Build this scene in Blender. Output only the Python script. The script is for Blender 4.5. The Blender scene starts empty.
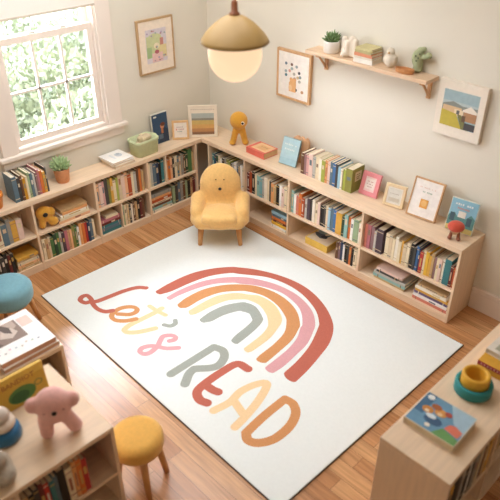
import bpy, bmesh, math, random
from mathutils import Vector, Matrix, Euler
PI = math.pi
random.seed(7)
S = bpy.context.scene
COL = S.collection

# ------------------------------------------------------------------ materials
def lin(h):
    if not isinstance(h, str): return h
    h = h.lstrip('#')
    o = []
    for i in (0, 2, 4):
        c = int(h[i:i+2], 16) / 255
        o.append(c/12.92 if c <= .04045 else ((c+.055)/1.055)**2.4)
    return tuple(o)

MATS = {}
def mat(name, col, rough=.6, noise=0, scale=40, bump=0, bscale=200, stretch=None, spec=.4, sheen=0, coat=0, sss=0):
    """Principled material with a procedural colour mottle and bump."""
    if name in MATS: return MATS[name]
    m = bpy.data.materials.new(name); m.use_nodes = True
    nt = m.node_tree; b = nt.nodes['Principled BSDF']
    c = lin(col)
    b.inputs['Base Color'].default_value = (*c, 1)
    b.inputs['Roughness'].default_value = rough
    b.inputs['Specular IOR Level'].default_value = spec
    if sheen: b.inputs['Sheen Weight'].default_value = sheen; b.inputs['Sheen Roughness'].default_value = .5
    if coat: b.inputs['Coat Weight'].default_value = coat
    if noise or bump:
        tc = nt.nodes.new('ShaderNodeTexCoord')
        mp = nt.nodes.new('ShaderNodeMapping'); nt.links.new(tc.outputs['Object'], mp.inputs['Vector'])
        if stretch: mp.inputs['Scale'].default_value = stretch
    if noise:
        n = nt.nodes.new('ShaderNodeTexNoise'); n.inputs['Scale'].default_value = scale; n.inputs['Detail'].default_value = 4
        nt.links.new(mp.outputs[0], n.inputs['Vector'])
        r = nt.nodes.new('ShaderNodeValToRGB')
        r.color_ramp.elements[0].position = .3; r.color_ramp.elements[1].position = .7
        r.color_ramp.elements[0].color = (*[x*(1-noise) for x in c], 1)
        r.color_ramp.elements[1].color = (*[min(1, x*(1+noise)) for x in c], 1)
        nt.links.new(n.outputs['Fac'], r.inputs[0]); nt.links.new(r.outputs[0], b.inputs['Base Color'])
    if bump:
        n2 = nt.nodes.new('ShaderNodeTexNoise'); n2.inputs['Scale'].default_value = bscale; n2.inputs['Detail'].default_value = 3
        nt.links.new(mp.outputs[0], n2.inputs['Vector'])
        bp = nt.nodes.new('ShaderNodeBump'); bp.inputs['Strength'].default_value = bump; bp.inputs['Distance'].default_value = .01
        nt.links.new(n2.outputs['Fac'], bp.inputs['Height']); nt.links.new(bp.outputs[0], b.inputs['Normal'])
    MATS[name] = m
    return m

def hexmat(h, rough=.55):
    return mat('paper ' + h, h, rough, noise=.06, scale=30)

def wood(name, col, grain=.12, axis=0, rough=.45):
    st = [12, 12, 12]; st[axis] = 1.2
    return mat(name, col, rough, noise=grain, scale=4, stretch=tuple(st), bump=.03, bscale=6)

def emit(name, col, s):
    m = bpy.data.materials.new(name); m.use_nodes = True
    b = m.node_tree.nodes['Principled BSDF']
    b.inputs['Base Color'].default_value = (*[x*.3 for x in lin(col)], 1)
    b.inputs['Emission Color'].default_value = (*lin(col), 1); b.inputs['Emission Strength'].default_value = s
    return m

# ------------------------------------------------------------------ mesh builder
class MB:
    def __init__(s): s.bm = bmesh.new()
    def _fin(s, verts, mi, M=None, smooth=False):
        if M is not None:
            bmesh.ops.transform(s.bm, matrix=M, verts=verts)
        vs = set(verts)
        for f in {f for v in verts for f in v.link_faces}:
            if all(v in vs for v in f.verts):
                f.material_index = mi; f.smooth = smooth
    def box(s, c, d, mi=0, bevel=0, M=None, seg=2):
        n0 = set(s.bm.verts)
        r = bmesh.ops.create_cube(s.bm, size=1)
        bmesh.ops.transform(s.bm, matrix=Matrix.Translation(c) @ Matrix.Diagonal((*d, 1)), verts=r['verts'])
        if bevel:
            es = {e for v in r['verts'] for e in v.link_edges}
            bmesh.ops.bevel(s.bm, geom=list(es), offset=bevel, segments=seg, affect='EDGES', profile=.5)
        vs = [v for v in s.bm.verts if v not in n0]
        s._fin(vs, mi, M, False); return s
    def span(s, a, b, mi=0, bevel=0):
        return s.box([(a[i]+b[i])/2 for i in range(3)], [abs(b[i]-a[i]) for i in range(3)], mi, bevel)
    def ell(s, c, r, mi=0, M=None, seg=24, ring=14):
        q = bmesh.ops.create_uvsphere(s.bm, u_segments=seg, v_segments=ring, radius=1)
        X = Matrix.Translation(c) @ (M or Matrix()) @ Matrix.Diagonal((*r, 1))
        s._fin(q['verts'], mi, X, True); return s
    def lathe(s, prof, c=(0, 0, 0), mi=0, seg=32, M=None, cap=True, smooth=True):
        rings = []
        allv = []
        for (r, z) in prof:
            ring = [s.bm.verts.new((c[0]+r*math.cos(2*PI*k/seg), c[1]+r*math.sin(2*PI*k/seg), c[2]+z)) for k in range(seg)]
            rings.append(ring); allv += ring
        for a, b in zip(rings, rings[1:]):
            for k in range(seg):
                s.bm.faces.new((a[k], a[(k+1) % seg], b[(k+1) % seg], b[k]))
        if cap:
            s.bm.faces.new(list(reversed(rings[0]))); s.bm.faces.new(rings[-1])
        s._fin(allv, mi, M, smooth); return s
    def tube(s, pts, rad, mi=0, seg=12, M=None):
        pts = [Vector(p) for p in pts]
        if not isinstance(rad, (list, tuple)): rad = [rad]*len(pts)
        rings = []; allv = []
        up = None
        for i, p in enumerate(pts):
            t = (pts[min(i+1, len(pts)-1)] - pts[max(i-1, 0)]).normalized()
            if up is None:
                up = Vector((0, 0, 1)) if abs(t.z) < .9 else Vector((1, 0, 0))
            x = t.cross(up).normalized(); y = x.cross(t).normalized(); up = y
            ring = [s.bm.verts.new(p + rad[i]*(x*math.cos(2*PI*k/seg) + y*math.sin(2*PI*k/seg))) for k in range(seg)]
            rings.append(ring); allv += ring
        for a, b in zip(rings, rings[1:]):
            for k in range(seg):
                s.bm.faces.new((a[k], a[(k+1) % seg], b[(k+1) % seg], b[k]))
        s.bm.faces.new(list(reversed(rings[0]))); s.bm.faces.new(rings[-1])
        s._fin(allv, mi, M, True); return s
    def cap(s, a, b, ra, rb, mi=0):
        """capsule between two points"""
        a, b = Vector(a), Vector(b); t = (b-a).normalized(); pts = []; rr = []
        for k in range(7):
            w = k/6*PI/2; pts.append(a - t*ra*math.cos(w)*.999); rr.append(max(ra*math.sin(w), ra*.05))
        for k in range(7):
            w = k/6*PI/2; pts.append(b + t*rb*math.sin(w)*.999); rr.append(max(rb*math.cos(w), rb*.05))
        return s.tube(pts, rr, mi, 16)
    def prism(s, poly, z0, z1, mi=0, M=None):
        """extrude a 2-D outline"""
        lo = [s.bm.verts.new((x, y, z0)) for x, y in poly]; hi = [s.bm.verts.new((x, y, z1)) for x, y in poly]
        n = len(poly)
        for k in range(n): s.bm.faces.new((lo[k], lo[(k+1) % n], hi[(k+1) % n], hi[k]))
        t = s.bm.faces.new(hi); b = s.bm.faces.new(list(reversed(lo)))
        bmesh.ops.triangulate(s.bm, faces=[t, b])
        s._fin(lo+hi, mi, M, False); return s
    def mesh(s, name):
        bmesh.ops.recalc_face_normals(s.bm, faces=s.bm.faces[:])
        me = bpy.data.meshes.new(name); s.bm.to_mesh(me); s.bm.free()
        return me
    def build(s, name, mats, parent=None, loc=None, rot=None):
        o = bpy.data.objects.new(name, s.mesh(name))
        for m in (mats if isinstance(mats, (list, tuple)) else [mats]): o.data.materials.append(m)
        COL.objects.link(o)
        if parent: o.parent = parent
        if loc is not None: o.location = loc
        if rot is not None: o.rotation_euler = rot if isinstance(rot, (tuple, list, Euler)) else (0, 0, rot)
        return o

def soft(mb, name, mats, parent=None, voxel=.008, it=4, loc=None, rot=None):
    """fuse overlapping blobs into one smooth skin"""
    o = mb.build('tmp', [])
    r = o.modifiers.new('r', 'REMESH'); r.mode = 'VOXEL'; r.voxel_size = voxel
    k = o.modifiers.new('s', 'SMOOTH'); k.factor = .6; k.iterations = it
    dg = bpy.context.evaluated_depsgraph_get(); dg.update()
    me = bpy.data.meshes.new_from_object(o.evaluated_get(dg)); me.name = name
    bpy.data.objects.remove(o)
    for p in me.polygons: p.use_smooth = True
    n = bpy.data.objects.new(name, me); me.materials.clear()
    for m in (mats if isinstance(mats, (list, tuple)) else [mats]): me.materials.append(m)
    COL.objects.link(n)
    if parent: n.parent = parent
    if loc is not None: n.location = loc
    if rot is not None: n.rotation_euler = rot if isinstance(rot, (tuple, list)) else (0, 0, rot)
    return n

def tag(o, label=None, cat=None, group=None, kind=None):
    if label: o['label'] = label
    if cat: o['category'] = cat
    if group: o['group'] = group
    if kind: o['kind'] = kind
    return o
def thing(name, label, cat, loc=(0, 0, 0), rot=0, group=None):
    o = bpy.data.objects.new(name, None); COL.objects.link(o)
    o.empty_display_size = .05; o.location = loc
    o.rotation_euler = rot if isinstance(rot, (tuple, list)) else (0, 0, rot)
    return tag(o, label, cat, group)
def struct(name, mb, mats):
    return tag(mb.build(name, mats), kind='structure')
def smooth_line(pts, n=6, closed=False):
    P = [Vector(p) for p in pts]; out = []
    m = len(P)
    for i in range(m if closed else m-1):
        p1 = P[i]; p2 = P[(i+1) % m]
        p0 = P[i-1] if (i > 0 or closed) else p1*2-p2
        p3 = P[(i+2) % m] if (i+2 < m or closed) else p2*2-p1
        for k in range(n):
            t = k/n
            out.append(.5*((2*p1)+(p2-p0)*t+(2*p0-5*p1+4*p2-p3)*t*t+(3*p1-p0-3*p2+p3)*t**3))
    if not closed: out.append(P[-1])
    return out

# ------------------------------------------------------------------ palette
BIRCH = wood('birch board', '#ecd1b2', .07)
BIRCHV = wood('birch upright', '#ecd1b2', .07, 2)
BIRCHY = wood('birch board cross grain', '#ecd1b2', .07, 1)
BACKB = wood('birch backing', '#d6b998', .07)
OAKF = wood('honey oak frame', '#d3a678', .12, 2)
OAKL = wood('honey oak legs', '#cf955c', .12, 2)
WALL = mat('warm cream paint', '#e5decf', .85, noise=.015, scale=3, bump=.03, bscale=150, spec=.2)
TRIM = mat('blush white trim paint', '#efe2d6', .5, noise=.01, scale=5)
WHITE = mat('matte white', '#f3efe8', .6, noise=.02)
PAGES = mat('page edges', '#eadcc2', .8, noise=.12, scale=6, stretch=(1, 1, 60))
BLACK = mat('black bead', '#1c1512', .35, noise=.05)

# ------------------------------------------------------------------ setting
def floor_material():
    m = bpy.data.materials.new('oak plank floor'); m.use_nodes = True
    nt = m.node_tree; b = nt.nodes['Principled BSDF']; N = nt.nodes.new; L = nt.links.new
    tc = N('ShaderNodeTexCoord')
    br = N('ShaderNodeTexBrick'); br.offset = .37; br.offset_frequency = 2
    br.inputs['Scale'].default_value = 1; br.inputs['Brick Width'].default_value = 1.15; br.inputs['Row Height'].default_value = .095
    br.inputs['Mortar Size'].default_value = .0012; br.inputs['Mortar Smooth'].default_value = .2; br.inputs['Bias'].default_value = 0
    br.inputs['Color1'].default_value = (0, 0, 0, 1); br.inputs['Color2'].default_value = (1, 1, 1, 1); br.inputs['Mortar'].default_value = (.5, .5, .5, 1)
    L(tc.outputs['Object'], br.inputs['Vector'])
    rp = N('ShaderNodeValToRGB'); e = rp.color_ramp.elements
    e[0].color = (*lin('#b9804f'), 1); e[1].color = (*lin('#d8a674'), 1)
    k = e.new(.5); k.color = (*lin('#c68f5f'), 1)
    L(br.outputs['Color'], rp.inputs[0])
    mp = N('ShaderNodeMapping'); mp.inputs['Scale'].default_value = (1.6, 26, 1); L(tc.outputs['Object'], mp.inputs['Vector'])
    ad = N('ShaderNodeVectorMath'); ad.operation = 'ADD'; L(mp.outputs[0], ad.inputs[0])
    sc = N('ShaderNodeVectorMath'); sc.operation = 'SCALE'; sc.inputs['Scale'].default_value = 9; L(br.outputs['Color'], sc.inputs[0]); L(sc.outputs[0], ad.inputs[1])
    no = N('ShaderNodeTexNoise'); no.inputs['Scale'].default_value = 2.2; no.inputs['Detail'].default_value = 6; no.inputs['Distortion'].default_value = .6
    L(ad.outputs[0], no.inputs['Vector'])
    r2 = N('ShaderNodeValToRGB'); r2.color_ramp.elements[0].color = (.72, .66, .6, 1); r2.color_ramp.elements[1].color = (1.12, 1.1, 1.08, 1)
    r2.color_ramp.elements[0].position = .3; r2.color_ramp.elements[1].position = .7
    L(no.outputs['Fac'], r2.inputs[0])
    mx = N('ShaderNodeMix'); mx.data_type = 'RGBA'; mx.blend_type = 'MULTIPLY'; mx.inputs[0].default_value = 1
    L(rp.outputs[0], mx.inputs[6]); L(r2.outputs[0], mx.inputs[7])
    m2 = N('ShaderNodeMix'); m2.data_type = 'RGBA'; m2.inputs[7].default_value = (*lin('#6f4427'), 1)
    L(br.outputs['Fac'], m2.inputs[0]); L(mx.outputs[2], m2.inputs[6]); L(m2.outputs[2], b.inputs['Base Color'])
    b.inputs['Roughness'].default_value = .27; b.inputs['Specular IOR Level'].default_value = .6
    b.inputs['Coat Weight'].default_value = .4; b.inputs['Coat Roughness'].default_value = .24
    return m

WX0, WX1, WZ0, WZ1 = -1.862, -1.085, .885, 2.12          # window opening along the left wall (y) and in height
f = MB(); f.span((-.2, -4.3, -.05), (5.2, .2, 0)); struct('floor', f, floor_material())
w = MB()
w.span((-.14, -4.3, 0), (0, WX0, 3.0)); w.span((-.14, WX1, 0), (0, .14, 3.0))
w.span((-.14, WX0, 0), (0, WX1, WZ0)); w.span((-.14, WX0, WZ1), (0, WX1, 3.0))
struct('wall_left', w, WALL)
w = MB(); w.span((0, 0, 0), (5.2, .14, 3.0)); struct('wall_right', w, WALL)
c_ = MB(); c_.span((-.14, -4.44, 3.0005), (5.2, .14, 3.08)); struct('ceiling', c_, mat('ceiling white', '#f2ebe0', .9, noise=.01, scale=4))
w = MB(); w.span((-.14, -4.44, 0), (5.2, -4.3, 3.0)); struct('wall_back', w, WALL)
def baseboard(name, x0, x1):
    m = MB()
    m.span((x0, -.018, 0), (x1, -.0005, .135)); m.span((x0, -.014, .135), (x1, -.0005, .155)); m.span((x0, -.024, .155), (x1, -.0005, .178), bevel=.004)
    struct(name, m, TRIM)
baseboard('baseboard_right', 2.756, 5.2)

# window: casing, stool, fixed upper sash, raised lower sash with six panes
GLASS = bpy.data.materials.new('window glass'); GLASS.use_nodes = True
_n = GLASS.node_tree; _n.nodes.clear()
_o = _n.nodes.new('ShaderNodeOutputMaterial'); _t = _n.nodes.new('ShaderNodeBsdfTransparent'); _g = _n.nodes.new('ShaderNodeBsdfGlossy'); _g.inputs['Roughness'].default_value = .02
_x = _n.nodes.new('ShaderNodeMixShader'); _f = _n.nodes.new('ShaderNodeFresnel'); _f.inputs['IOR'].default_value = 1.3
_n.links.new(_f.outputs[0], _x.inputs[0]); _n.links.new(_t.outputs[0], _x.inputs[1]); _n.links.new(_g.outputs[0], _x.inputs[2]); _n.links.new(_x.outputs[0], _o.inputs[0])
win = bpy.data.objects.new('window_1', None); COL.objects.link(win); tag(win, 'white double-hung window with six panes above the left bookcase', kind='structure')
m = MB()   # casing on the wall
m.span((0.0005, WX0-.12, WZ0+.001), (.022, WX0, WZ1), bevel=.004); m.span((.0005, WX1, WZ0+.001), (.022, WX1+.125, WZ1), bevel=.004)
m.span((.0005, WX0-.14, WZ1+.001), (.028, WX1+.145, WZ1+.13), bevel=.004)
# jamb lining in the wall thickness
m.span((-.139, WX0+.0005, WZ0), (0, WX0+.016, WZ1-.001)); m.span((-.139, WX1-.016, WZ0), (0, WX1-.0005, WZ1-.001)); m.span((-.139, WX0+.016, WZ1-.017), (0, WX1-.016, WZ1-.001))
m.build('window_frame', TRIM, win)
m = MB(); m.span((-.13, WX0+.017, WZ0+.0005), (0.0, WX1-.017, WZ0+.022), bevel=.003)
m.span((.0005, WX0-.155, WZ0-.03), (.05, WX1+.16, WZ0), bevel=.006); m.span((.0005, WX0-.13, WZ0-.1), (.018, WX1+.135, WZ0-.031), bevel=.003)
m.build('window_sill', TRIM, win)
ya, yb = WX0+.018, WX1-.018
m = MB(); za, zb = .912, 1.675; x0, x1 = -.062, -.03
m.span((x0, ya, za), (x1, ya+.04, zb), bevel=.003); m.span((x0, yb-.04, za), (x1, yb, zb), bevel=.003)
m.span((x0+.001, ya+.037, za), (x1-.001, yb-.037, za+.045), bevel=.002); m.span((x0+.001, ya+.037, zb-.048), (x1-.001, yb-.037, zb), bevel=.002)
lw = yb-ya-.08
for k in (1, 2): m.span((x0+.006, ya+.04+lw*k/3-.008, za+.04), (x1-.004, ya+.04+lw*k/3+.008, zb-.04))
m.span((x0+.006, ya+.04, 1.285), (x1-.004, yb-.04, 1.301))
m.build('lower_sash', TRIM, win)
m = MB(); m.span((-.049, ya+.03, za+.03), (-.046, yb-.03, zb-.03)); m.build('window_pane', GLASS, win)
m = MB(); za2, zb2 = 1.635, WZ1-.019; x0, x1 = -.1, -.068
m.span((x0, ya, za2), (x1, ya+.04, zb2), bevel=.003); m.span((x0, yb-.04, za2), (x1, yb, zb2), bevel=.003)
m.span((x0+.001, ya+.037, za2), (x1-.001, yb-.037, za2+.04), bevel=.002); m.span((x0+.001, ya+.037, zb2-.04), (x1-.001, yb-.037, zb2), bevel=.002)
m.build('upper_sash', TRIM, win)
m = MB(); m.span((-.087, ya+.03, za2+.03), (-.084, yb-.03, zb2-.03)); m.build('window_pane', GLASS, win)
for y in (ya+.28, yb-.22):
    m = MB(); m.box((-.046, y, 1.681), (.018, .05, .011), bevel=.003); m.build('sash_lock', mat('brushed latch metal', '#b9b2a4', .35, noise=.05), win)
# roller blind
BLIND = mat('blind linen', '#f4ebe2', .9, noise=.03, scale=90, stretch=(1, 1, 4))
_n = BLIND.node_tree; _b = _n.nodes['Principled BSDF']; _o = _n.nodes['Material Output']
_t = _n.nodes.new('ShaderNodeBsdfTranslucent'); _t.inputs[0].default_value = (.035, .031, .028, 1); _a = _n.nodes.new('ShaderNodeAddShader')
_n.links.new(_b.outputs[0], _a.inputs[0]); _n.links.new(_t.outputs[0], _a.inputs[1]); _n.links.new(_a.outputs[0], _o.inputs[0])
b = thing('roller_blind', 'off-white fabric blind pulled part way down over the window top', 'blind', (.03, (WX0+WX1)/2, 1.8))
m = MB(); m.span((-.001, -.385, .012), (.001, .385, .36)); m.build('blind_fabric', BLIND, b)
m = MB(); m.span((-.005, -.387, 0), (.005, .387, .014), bevel=.003); m.build('bottom_bar', mat('blind hem bar', '#cdbfae', .5, noise=.03), b)
m = MB(); m.tube([(0, -.385, .385), (0, .385, .385)], .028); m.build('roller', TRIM, b)

# outdoors beyond the glass
m = MB(); m.span((-16, -12, -.62), (-.5, 9, -.6)); struct('ground', m, mat('sunlit lawn', '#59604a', .9, noise=.1, scale=2))
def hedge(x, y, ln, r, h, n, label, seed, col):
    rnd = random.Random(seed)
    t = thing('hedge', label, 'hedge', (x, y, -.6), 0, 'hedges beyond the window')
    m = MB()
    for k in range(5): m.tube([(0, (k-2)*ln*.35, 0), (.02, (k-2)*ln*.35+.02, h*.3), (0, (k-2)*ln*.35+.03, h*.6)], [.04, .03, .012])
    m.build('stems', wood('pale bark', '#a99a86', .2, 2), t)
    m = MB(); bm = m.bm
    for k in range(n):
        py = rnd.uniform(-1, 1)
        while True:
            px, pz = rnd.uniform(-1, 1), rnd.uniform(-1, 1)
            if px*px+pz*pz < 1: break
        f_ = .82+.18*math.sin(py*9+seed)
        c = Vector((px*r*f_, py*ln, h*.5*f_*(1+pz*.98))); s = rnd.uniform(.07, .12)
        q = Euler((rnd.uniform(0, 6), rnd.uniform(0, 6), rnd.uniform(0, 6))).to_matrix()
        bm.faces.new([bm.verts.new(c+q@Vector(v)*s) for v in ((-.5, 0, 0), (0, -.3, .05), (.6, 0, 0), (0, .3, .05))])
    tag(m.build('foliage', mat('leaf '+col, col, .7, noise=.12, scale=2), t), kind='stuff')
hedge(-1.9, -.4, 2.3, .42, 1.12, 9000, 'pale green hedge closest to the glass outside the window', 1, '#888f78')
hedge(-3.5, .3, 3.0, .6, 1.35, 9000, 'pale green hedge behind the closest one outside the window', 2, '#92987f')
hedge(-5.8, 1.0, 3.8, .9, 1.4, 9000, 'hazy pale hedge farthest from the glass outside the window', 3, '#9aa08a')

# ------------------------------------------------------------------ bookcases
def bookcase(name, label, W, D, H, loc, rot, ups, zmid, zbase, top=None, topt=.036, thin=(), cat='bookcase', back=True, dv=.018):
    t = thing(name, label, cat, loc, rot)
    x0, x1 = top or (0, W)
    m = MB(); m.span((x0, 0, H-topt), (x1, D-.001, H), bevel=.0025); m.build('top_panel', BIRCH, t)
    h = H-topt-.0003
    for i, u in enumerate(ups):
        m = MB(); m.span((u-dv/2, .001, 0), (u+dv/2, D-.002, h), bevel=.0015)
        m.build('side_panel' if i in (0, len(ups)-1) else 'divider', BIRCHV, t)
    for a, b_ in zip(ups, ups[1:]):
        l, r = a+dv/2+.0003, b_-dv/2-.0003
        m = MB(); m.span((l, .002, zmid-.018), (r, D-.012, zmid), bevel=.001); m.build('shelf_board', BIRCH, t)
        m = MB(); m.span((l, .002, zbase-.018), (r, D-.012, zbase), bevel=.001); m.build('bottom_board', BIRCH, t)
        m = MB(); m.span((l, .003, 0), (r, .018, zbase-.0185)); m.build('plinth', BIRCH, t)
    for (u, a, b_) in thin:
        m = MB(); m.span((u-.006, .003, a), (u+.006, D-.013, b_), bevel=.001); m.build('divider', BIRCHV, t)
    m = MB(); m.span((ups[0]+dv/2+.0003, D-.011, .001), (ups[-1]-dv/2-.0003, D-.003, h)); m.build('back_panel', BACKB, t)
    return t

DL, DR, H = .218, .302, .6
LY0 = -3.2
LC = bookcase('bookcase', 'long low birch bookcase full of books under the window', 2.84, DL, H, (DL, LY0, 0), PI/2,
    [.01, .73, 1.263, 1.793, 2.303, 2.831], .312, .062, top=(0, 3.2-DR-.0005), thin=[(2.495, .3125, .5635), (2.012, .0625, .2935)])
RC = bookcase('bookcase', 'long low birch bookcase along the wall below the hanging shelf', 2.75, DR, H, (0, -DR, 0), 0,
    [.30, .752, 1.255, 1.975, 2.741], .275, .055, top=(.0005, 2.75))
BC = bookcase('bookcase', 'birch bookcase in the left foreground with the pink plush on top', .95, .57, H, (2.387, -3.65, 0), PI/2,
    [.009, .48, .941], .30, .06, topt=.026)
CC = bookcase('bookcase', 'birch bookcase in the right foreground with stacking cups on top', 1.3, .345, H, (3.60, -1.9, 0), PI/2,
    [.009, .45, .87, 1.291], .30, .06, topt=.03)
AC = bookcase('bookcase', 'small open birch bookcase behind it carrying the large white books', .85, .40, .565, (1.712, -3.41, 0), PI/2,
    [.009, .45, .841], .33, .06, topt=.026)
AC['label'] = 'small open birch bookcase at left under the large white picture books'

# ------------------------------------------------------------------ books
PAL = dict(
    cream='#e9d9b8', ivory='#f1e8d6', white='#f2efe9', tan='#c9a677', beige='#d9c4a2', yellow='#e8b93f', ochre='#d39a2e', gold='#dca845',
    orange='#d9793a', rust='#b9532c', red='#b93a34', coral='#d4806c', pink='#d6a19b', blush='#e6c8ba', rose='#bb717b', mauve='#8f6c6c',
    plum='#54434c', purple='#6d5a7d', brown='#6f4a33', maroon='#6e2f2b', black='#26231f', charcoal='#474441', grey='#9a968c', silver='#bdbab1',
    green='#4f7a47', olive='#8c8a45', sage='#9db18a', lime='#a9b04f', forest='#2f4a35', teal='#3d7b80', seafoam='#93bdb5', aqua='#7fb3bb',
    navy='#2d3f5c', blue='#4673a8', sky='#9cc3d6', slate='#5f7684', peach='#edb98c', apricot='#e6a66a')
DARK = {'black', 'navy', 'plum', 'forest', 'maroon', 'brown', 'charcoal', 'purple', 'teal', 'slate', 'mauve', 'green', 'red', 'rust', 'blue'}
PALT = ['#d9c9a8', '#c9a55f', '#cdb595', '#d8d0c0']
PDRK = ['#8a7660', '#6f7a80', '#a8705c', '#a08f72']
ORD = ['first', 'second', 'third', 'fourth', 'fifth', 'sixth', 'seventh', 'eighth', 'ninth', 'tenth', 'eleventh', 'twelfth', 'thirteenth',
       'fourteenth', 'fifteenth', 'sixteenth', 'seventeenth', 'eighteenth', 'nineteenth', 'twentieth', 'twenty-first', 'twenty-second', 'twenty-third', 'twenty-fourth', 'twenty-fifth']
def book(colname, t, d, h, label, group, M, rot, cat='book', bands=True, cov=None, rnd=random):
    """a bound book: boards and rounded spine (cover, with title bands) and a page block (child)"""
    c = .0022 if t > .012 else .0014
    m = MB()
    m.box((0, .0022, h/2), (t, .0044, h), 0, bevel=min(.002, t*.2))
    m.span((-t/2, .003, 0), (-t/2+c, d, h)); m.span((t/2-c, .003, 0), (t/2, d, h))
    if bands:
        k = rnd.random(); e = .0005; w = t*.28
        if k < .3:
            a = h*rnd.uniform(.5, .62); l = h*rnd.uniform(.14, .24)
            m.span((-w, -e, a), (w, .001, a+l), 1)
        if k > .55:
            a = h*rnd.uniform(.08, .16); m.span((-t*.47, -e, a), (t*.47, .001, a+h*.03), 1)
            m.span((-t*.47, -e, h-a), (t*.47, .001, h-a+h*.025), 1)
        if k > .86: m.span((-w*.7, -e, h*.3), (w*.7, .001, h*.7), 1)
    band = hexmat(rnd.choice(PALT if colname in DARK else PDRK+PALT[:2]))
    o = m.build('book', [hexmat(cov or PAL[colname]), band]); tag(o, label, cat, group)
    m = MB(); m.span((-t/2+c+.0002, .0046, .003), (t/2-c-.0002, d-.003, h-.003))
    m.build('pages', PAGES, o)
    o.location = M; o.rotation_euler = rot
    return o
def L2W(case, x, y, z):
    a = case.rotation_euler.z; l = case.location
    return (l.x+x*math.cos(a)-y*math.sin(a), l.y+x*math.sin(a)+y*math.cos(a), l.z+z)
def row(case, x0, x1, z, spec, where, group, setback=.02, hmax=.2, depth=.15, seed=1, lean_last=0):
    rnd = random.Random(seed)
    items = []
    for s in spec.split():
        q = s.split(':'); items.append((q[0], float(q[1]) if len(q) > 1 else 1, float(q[2]) if len(q) > 2 else rnd.uniform(.84, 1)))
    tot = sum(i[1] for i in items); g = .0008
    x = x0; k = (x1-x0-g*len(items))/tot
    for i, (c, tw, hh) in enumerate(items):
        t = tw*k
        cn = {'blush': 'pale pink', 'seafoam': 'pale sea-green', 'sage': 'grey-green', 'silver': 'light grey', 'aqua': 'light teal', 'sky': 'pale blue', 'slate': 'blue-grey', 'ivory': 'off-white', 'apricot': 'light orange', 'gold': 'mustard', 'rose': 'dusky rose'}.get(c, c)
        thick = 'thick ' if tw >= 1.5 else ('slim ' if tw <= .7 else '')
        book(c, t, depth*rnd.uniform(.88, 1), hmax*hh, f'{thick}{cn} book, {ORD[i]} from left, {where}', group,
             L2W(case, x+t/2, setback+rnd.uniform(0, .008), z+.0004), (0, 0, case.rotation_euler.z), rnd=rnd)
        x += t+g
def pile(case, x0, x1, z, spec, where, group, setback=.02, depth=.15, seed=1):
    rnd = random.Random(seed); zz = z+.0004
    items = [q.split(':') for q in spec.split()]
    for i, q in enumerate(items):
        c = q[0]; t = float(q[1]); fr = float(q[2]) if len(q) > 2 else rnd.uniform(.86, 1)
        w = (x1-x0)*fr; a = x0+(x1-x0-w)*rnd.uniform(.2, .8)
        pos = 'bottom' if i == 0 else ('top' if i == len(items)-1 else ORD[i]+' from the bottom')
        cn = {'blush': 'pale pink', 'seafoam': 'pale sea-green', 'sage': 'grey-green', 'silver': 'light grey', 'aqua': 'light teal', 'sky': 'pale blue', 'slate': 'blue-grey', 'ivory': 'off-white', 'apricot': 'light orange', 'gold': 'mustard', 'rose': 'dusky rose'}.get(c, c)
        book(c, t, depth*rnd.uniform(.9, 1), w, f'{cn} book, {pos} of stack, {where}', group,
             L2W(case, a, setback+rnd.uniform(0, .012), zz+t/2), (0, PI/2, case.rotation_euler.z), rnd=rnd)
        zz += t+.0006
def ly(y): return y-LY0
zl, zlb, zr, zrb = .312, .062, .275, .055
E_ = .0105
# left bookcase, under the window (its cubbies read left to right towards the corner)
row(LC, ly(-2.40), ly(-2.025), zl, 'grey tan silver cream:.7 black cream slate:1.2 grey:.8 gold:1.2:.85 blush:1.2:.82', 'upper cubby left of orange plush', 'books in the upper cubby left of the orange plush', hmax=.205, seed=3, depth=.15)
pile(LC, ly(-1.745), ly(-1.47), zl, 'peach:.022:1 cream:.02:.94 ivory:.022:.9 apricot:.018:.8 tan:.02:.84', 'in cubby beside orange plush', 'stacked books beside the orange plush', depth=.16, seed=4, setback=.015)
row(LC, ly(-1.394), ly(-.93), zl, 'peach blush pink:.8 charcoal:1.1 olive:.7 gold:.8 cream lime:.7 beige blush:1.1 peach rust:1.2 cream:.8 silver brown:.8 orange:.8 tan:.8', 'upper cubby below the white pads', 'books in the upper cubby below the white pads', hmax=.225, seed=5)
row(LC, ly(-.885), ly(-.715), zl, 'cream silver:.8 slate navy:1.1 black:.9 teal', 'upper cubby below the green basket', 'books in the narrow cubby below the green basket', hmax=.225, seed=6)
row(LC, ly(-.694), ly(-.385), zl, 'apricot:.8 orange peach:.9 charcoal:.8 cream slate:.9 beige:.8 grey brown:.8 forest:1.2 green:1.6:1 tan:.8', 'upper cubby below the portrait book', 'books in the upper cubby below the portrait book', hmax=.215, seed=7)
row(LC, ly(-2.30), ly(-2.145), zlb, 'brown black charcoal black maroon:.8 black', 'lower cubby behind the blue stool', 'dark books in the lower cubby behind the blue stool', hmax=.2, seed=8)
pile(LC, ly(-2.135), ly(-1.955), zlb, 'tan:.022:1 peach:.022:.97 cream:.02:.98 beige:.02:.93 gold:.024:.96', 'lower cubby behind the blue stool', 'stacked books in the lower cubby behind the blue stool', seed=9, setback=.012)
row(LC, ly(-1.915), ly(-1.45), zlb, 'cream tan beige:.8 green:1.1 forest:1.1 green silver:.8 plum rose:1.1 tan:.7 peach:.8 olive green:.9 white:.8 apricot orange red navy:.9 slate:1.1 cream:.8', 'lower cubby under the orange plush', 'books in the lower cubby under the orange plush', hmax=.2, seed=10, setback=.012)
pile(LC, ly(-1.393), ly(-1.20), zlb, 'teal:.03:1 slate:.026:.98 teal:.024:1 maroon:.022:.95 rose:.026:.97 cream:.022:.6', 'lower cubby left of thin divider', 'stacked books left of the thin divider', seed=11, setback=.012)
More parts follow.
